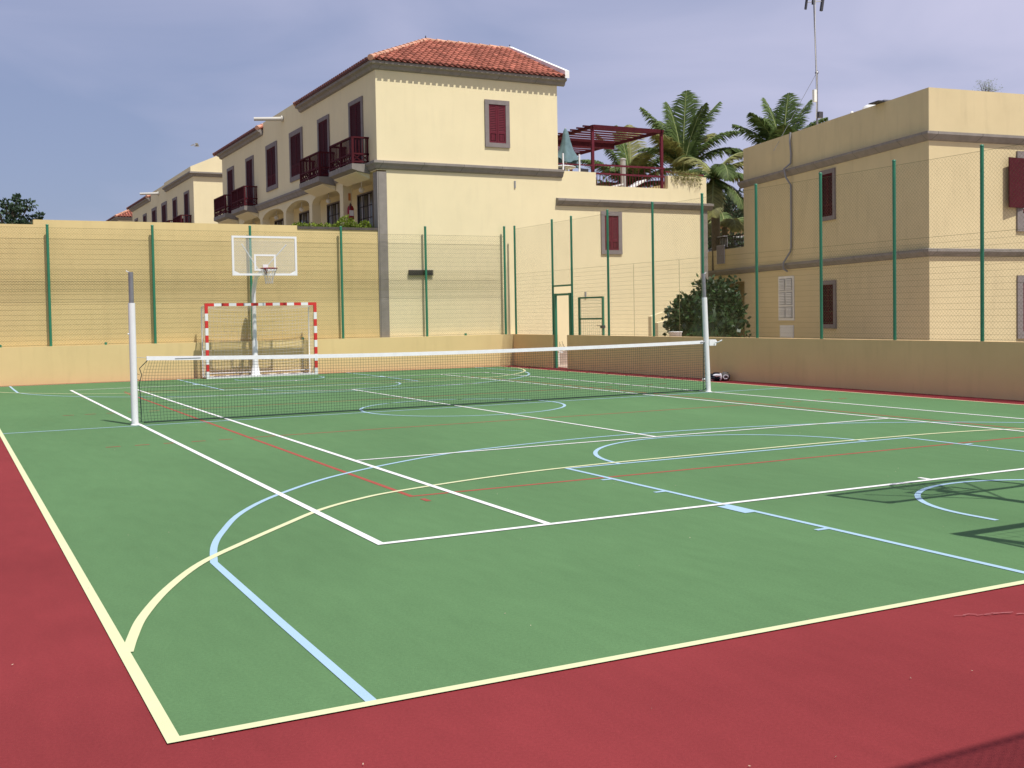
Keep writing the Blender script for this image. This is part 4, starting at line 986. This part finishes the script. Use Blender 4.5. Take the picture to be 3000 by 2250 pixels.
palm('palm', (18.4, 16.6), 6.9, 'palm with drooping yellow fronds between the terrace wing and the flat-roofed house', [(-20, 62, 2.5, 120), (-35, 42, 2.6, 115), (-10, 20, 2.2, 100), (150, 40, 1.6, 120), (250, 40, 2.2, 140), (-60, 20, 2.2, 120), (190, 10, 2.0, 90), (-80, -20, 2.0, 60), (230, -30, 2.2, 50), (-50, -35, 2.4, 50), (110, 60, 2.3, 110)], .5, 12, .16)
palm('small_palm', (20.3, 18.4), 5.2, 'short palm with downward yellow fronds low in the gap between the houses', [(-27, 40, 1.9, 130), (153, 45, 1.9, 120), (200, 30, 1.8, 130), (-60, 30, 1.9, 120), (250, 35, 1.8, 130), (60, 60, 1.6, 100), (120, 50, 1.7, 120), (-5, 20, 1.8, 110)], .6, 15)
# further greenery and roofs closing the gap
def tree(name, c, rad, n, ln, wd, leafm, label, trunk_r, base_z, seed, ncl=22, cat='tree', low=0, grp=None, spread=1.0, fine=.0):
    random.seed(seed); o = thing(name, (c[0], c[1], base_z), label, cat, grp); c = Vector(c)
    mt = MB(); top = c + Vector((0, 0, -rad[2] * .35)); mt.tube([(c.x, c.y, base_z - .05), ((c.x + top.x) / 2 + .1, c.y, (base_z + top.z) / 2), top], [trunk_r, trunk_r * .8, trunk_r * .6], 8)
    ml = MB()
    for k in range(ncl):
        d = rv().normalized(); 
        if low and d.z < -low: d.z = -low
        q = c + Vector((d.x * rad[0], d.y * rad[1], d.z * rad[2])) * random.uniform(.35, 1.0) * spread
        mid = top.lerp(q, .5) + rv() * .12
        mt.tube([top, mid, q], [trunk_r * .4, trunk_r * .25, trunk_r * .1], 5)
        cr = random.uniform(.16, .34) * (rad[0] + rad[2]) / 2 * (1 - fine)
        clump(ml, q, (cr, cr, cr * .85), n, ln, wd, 0, .2)
    mt.build('trunk', 'bark', o); ml.build('crown', leafm, o)
    return o
tree('tree', (-4.75, 48.0, 6.75), (2.1, 1.8, 1.75), 62, .22, .075, 'leaf_tree', 'dark rounded tree rising above the tall wall at the left edge', .16, 3.2, 21, 70, spread=1.05, fine=.42)
tree('tree', (24.3, 23.2, 4.2), (2.6, 1.3, 1.2), 90, .2, .06, 'leaf_shrub', 'dark bush below the palms in the gap between the houses', .12, 0, 23, 46)
tree('tree', (25.6, 24.6, 6.6), (2.2, 1.4, 1.0), 70, .2, .06, 'leaf_tree', 'blue-green tree top behind the drooping palm fronds', .12, 0, 24, 40)
tree('tree', (17.2, 26.0, 6.2), (1.6, 1.3, 1.4), 50, .2, .06, 'leaf_tree', 'green tree mass behind the pergola posts', .12, 0, 25, 36)
tree('tree', (20.8, 28.5, 7.0), (2.4, 1.4, 1.3), 50, .22, .07, 'leaf_palm', 'yellow-green tree between the pergola and the tall palm', .12, 0, 26, 40)
tree('bush', (29.9, 13.6, 10.35), (.62, .5, .62), 26, .10, .008, 'leaf_dry', 'thin feathery grey-green bush top above the flat roof at the right', .05, 0, 27, 30, cat='bush', spread=1.0)
o = thing('distant_house', (25.5, 26.0, 0), 'low house with brown roof far back in the gap between the houses', 'house')
m = MB(); m.box(24, 27.5, -.05, 36, 33, 5.95); m.build('wall', 'stucco_tan', o)
m = MB(); m.prism([(23.7, 27.2, 5.9), (36.3, 27.2, 5.9), (36.3, 30.0, 6.9), (23.7, 30.0, 6.9)], (0, 0, .12)); m.build('roof', 'tile_under', o)
m = MB(); m.box(27.6, 27.43, 4.3, 29.0, 27.5, 5.5); f = m.build('window', 'white_render', o)
m = MB(); m.box(27.7, 27.40, 4.4, 28.9, 27.425, 5.4); m.build('pane', 'glass_dark', f)
o = thing('garden_parasol', (19.0, 16.9, 0), 'pale open parasol low in the gap behind the annex railing', 'parasol')
m = MB(); m.lathe((21.2, 19.9, 3.95), [(.02, .45), (.5, .28), (1.0, .08), (1.25, 0)], 8, smooth=False); m.build('canopy', 'white_render', o)
m = MB(); m.tube([(21.2, 19.9, 0), (21.2, 19.9, 4.4)], .03, 8); m.build('pole', 'white_metal', o)
o = thing('lamp_pole', (16.6, 19.8, 0), 'pale grey pole standing behind the pergola', 'pole')
m = MB(); m.tube([(16.3, 19.7, 0), (16.3, 19.7, 7.75)], [.13, .11], 12); m.build('shaft', 'concrete', o)
m = MB(); m.lathe((16.3, 19.7, 7.75), [(.13, 0), (.13, .04), (.001, .08)], 12); m.build('cap', 'concrete', o)

# big-leaved shrub by the annex
random.seed(31); sx_, sy_ = 12.12, 8.80
o = thing('shrub', (sx_, sy_, 0), 'big dark-green broad-leaved shrub behind the right fence, in front of the annex', 'shrub')
m = MB()
for k in range(190):
    d = rv().normalized(); q = Vector((sx_ + ri.x * d.x * 1.10 + F.x * d.y * .8, sy_ + ri.y * d.x * 1.10 + F.y * d.y * .8, 1.30 + min(1.25, 1.6 * d.z) * (1 if d.x > -.3 else .70) - .06))
    q = Vector((sx_, sy_, 1.25)).lerp(q, random.uniform(.75, 1.0))
    clump(m, q, (.27, .27, .24), 26, .15, .065, 0, .3)
m.build('foliage', 'leaf_shrub', o)
m = MB(); m.blob((sx_, sy_, 1.1), (.80, .78, 1.15), 0, 12, .2, 2.0); m.build('inner_mass', 'leaf_shrub', o)
m = MB()
for a in range(7): m.tube([(sx_ + .1 * math.cos(a), sy_ + .1 * math.sin(a), 0), (sx_ + .5 * math.cos(a), sy_ + .5 * math.sin(a), 1.4)], [.04, .02], 6)
m.build('stems', 'bark', o)
o = thing('garden_wall', (11.3, 10.5, 0), 'low cream stepped garden wall left of the big shrub', 'wall')
m = MB(); m.prism([(11.60, 11.0, -.05), (13.9, 11.0, -.05), (13.9, 11.0, 1.66), (12.1, 11.0, 1.64), (11.60, 11.0, 1.50)], (0, .18, 0)); m.build('tall_step', 'stucco', o)
m = MB(); m.prism([(11.43, 10.4, -.05), (13.9, 10.4, -.05), (13.9, 10.4, 1.46), (12.2, 10.4, 1.45), (11.43, 10.4, 1.30)], (0, .18, 0)); m.build('low_step', 'stucco', o)
o = thing('bucket', (9.0, 6.5, .6), 'white plastic tub standing just behind the right-hand wall left of the shrub', 'tub')
m = MB(); m.lathe((8.95, 6.05, .62), [(.001, 0), (.13, 0), (.17, .46), (.185, .47), (.185, .49), (.16, .49), (.12, .02)], 16); m.build('tub', 'white_render', o)
m = MB(); m.box(8.6, 5.8, .0, 9.3, 6.4, .6); m.build('block_stand', 'concrete', o)
o = thing('gull', (4.49, 43.6, 11.08), 'small pale bird gliding in the sky above the far house', 'bird')
gx = Vector((4.49, 43.6, 11.08)); m = MB()
m.blob(gx, (.15, .045, .04), 0, 10, .05, 2)
for s in (-1, 1):
    a = gx + Vector((.03, 0, .03)); b = a + Vector((-.10, s * .22, .08)); c = b + Vector((-.16, s * .22, -.04))
    m.prism([a + Vector((.08, 0, 0)), b + Vector((.08, 0, 0)), c, b + Vector((-.06, 0, 0)), a + Vector((-.08, 0, 0))], (0, 0, .012))
m.prism([gx + Vector((-.15, 0, 0)), gx + Vector((-.30, .07, 0)), gx + Vector((-.30, -.07, 0))], (0, 0, .012))
m.build('body', 'grey_plastic', o)

# distant ground rise
m = MB(); n = 40; v = []
for i in range(n + 1):
    x = -400 + 900 * i / n; hgt = 6 + 7 * noise.noise(Vector((i * .35, 1, 0))) + 4
    v += [(x, 260, -1), (x, 330, max(1, hgt)), (x, 420, -1)]
f = []
for i in range(n):
    a = i * 3; f += [(a, a + 3, a + 4, a + 1), (a + 1, a + 4, a + 5, a + 2)]
m.add(v, f, 0, True); struct(m.build('hills', 'hill'), 'low dry hills on the horizon')
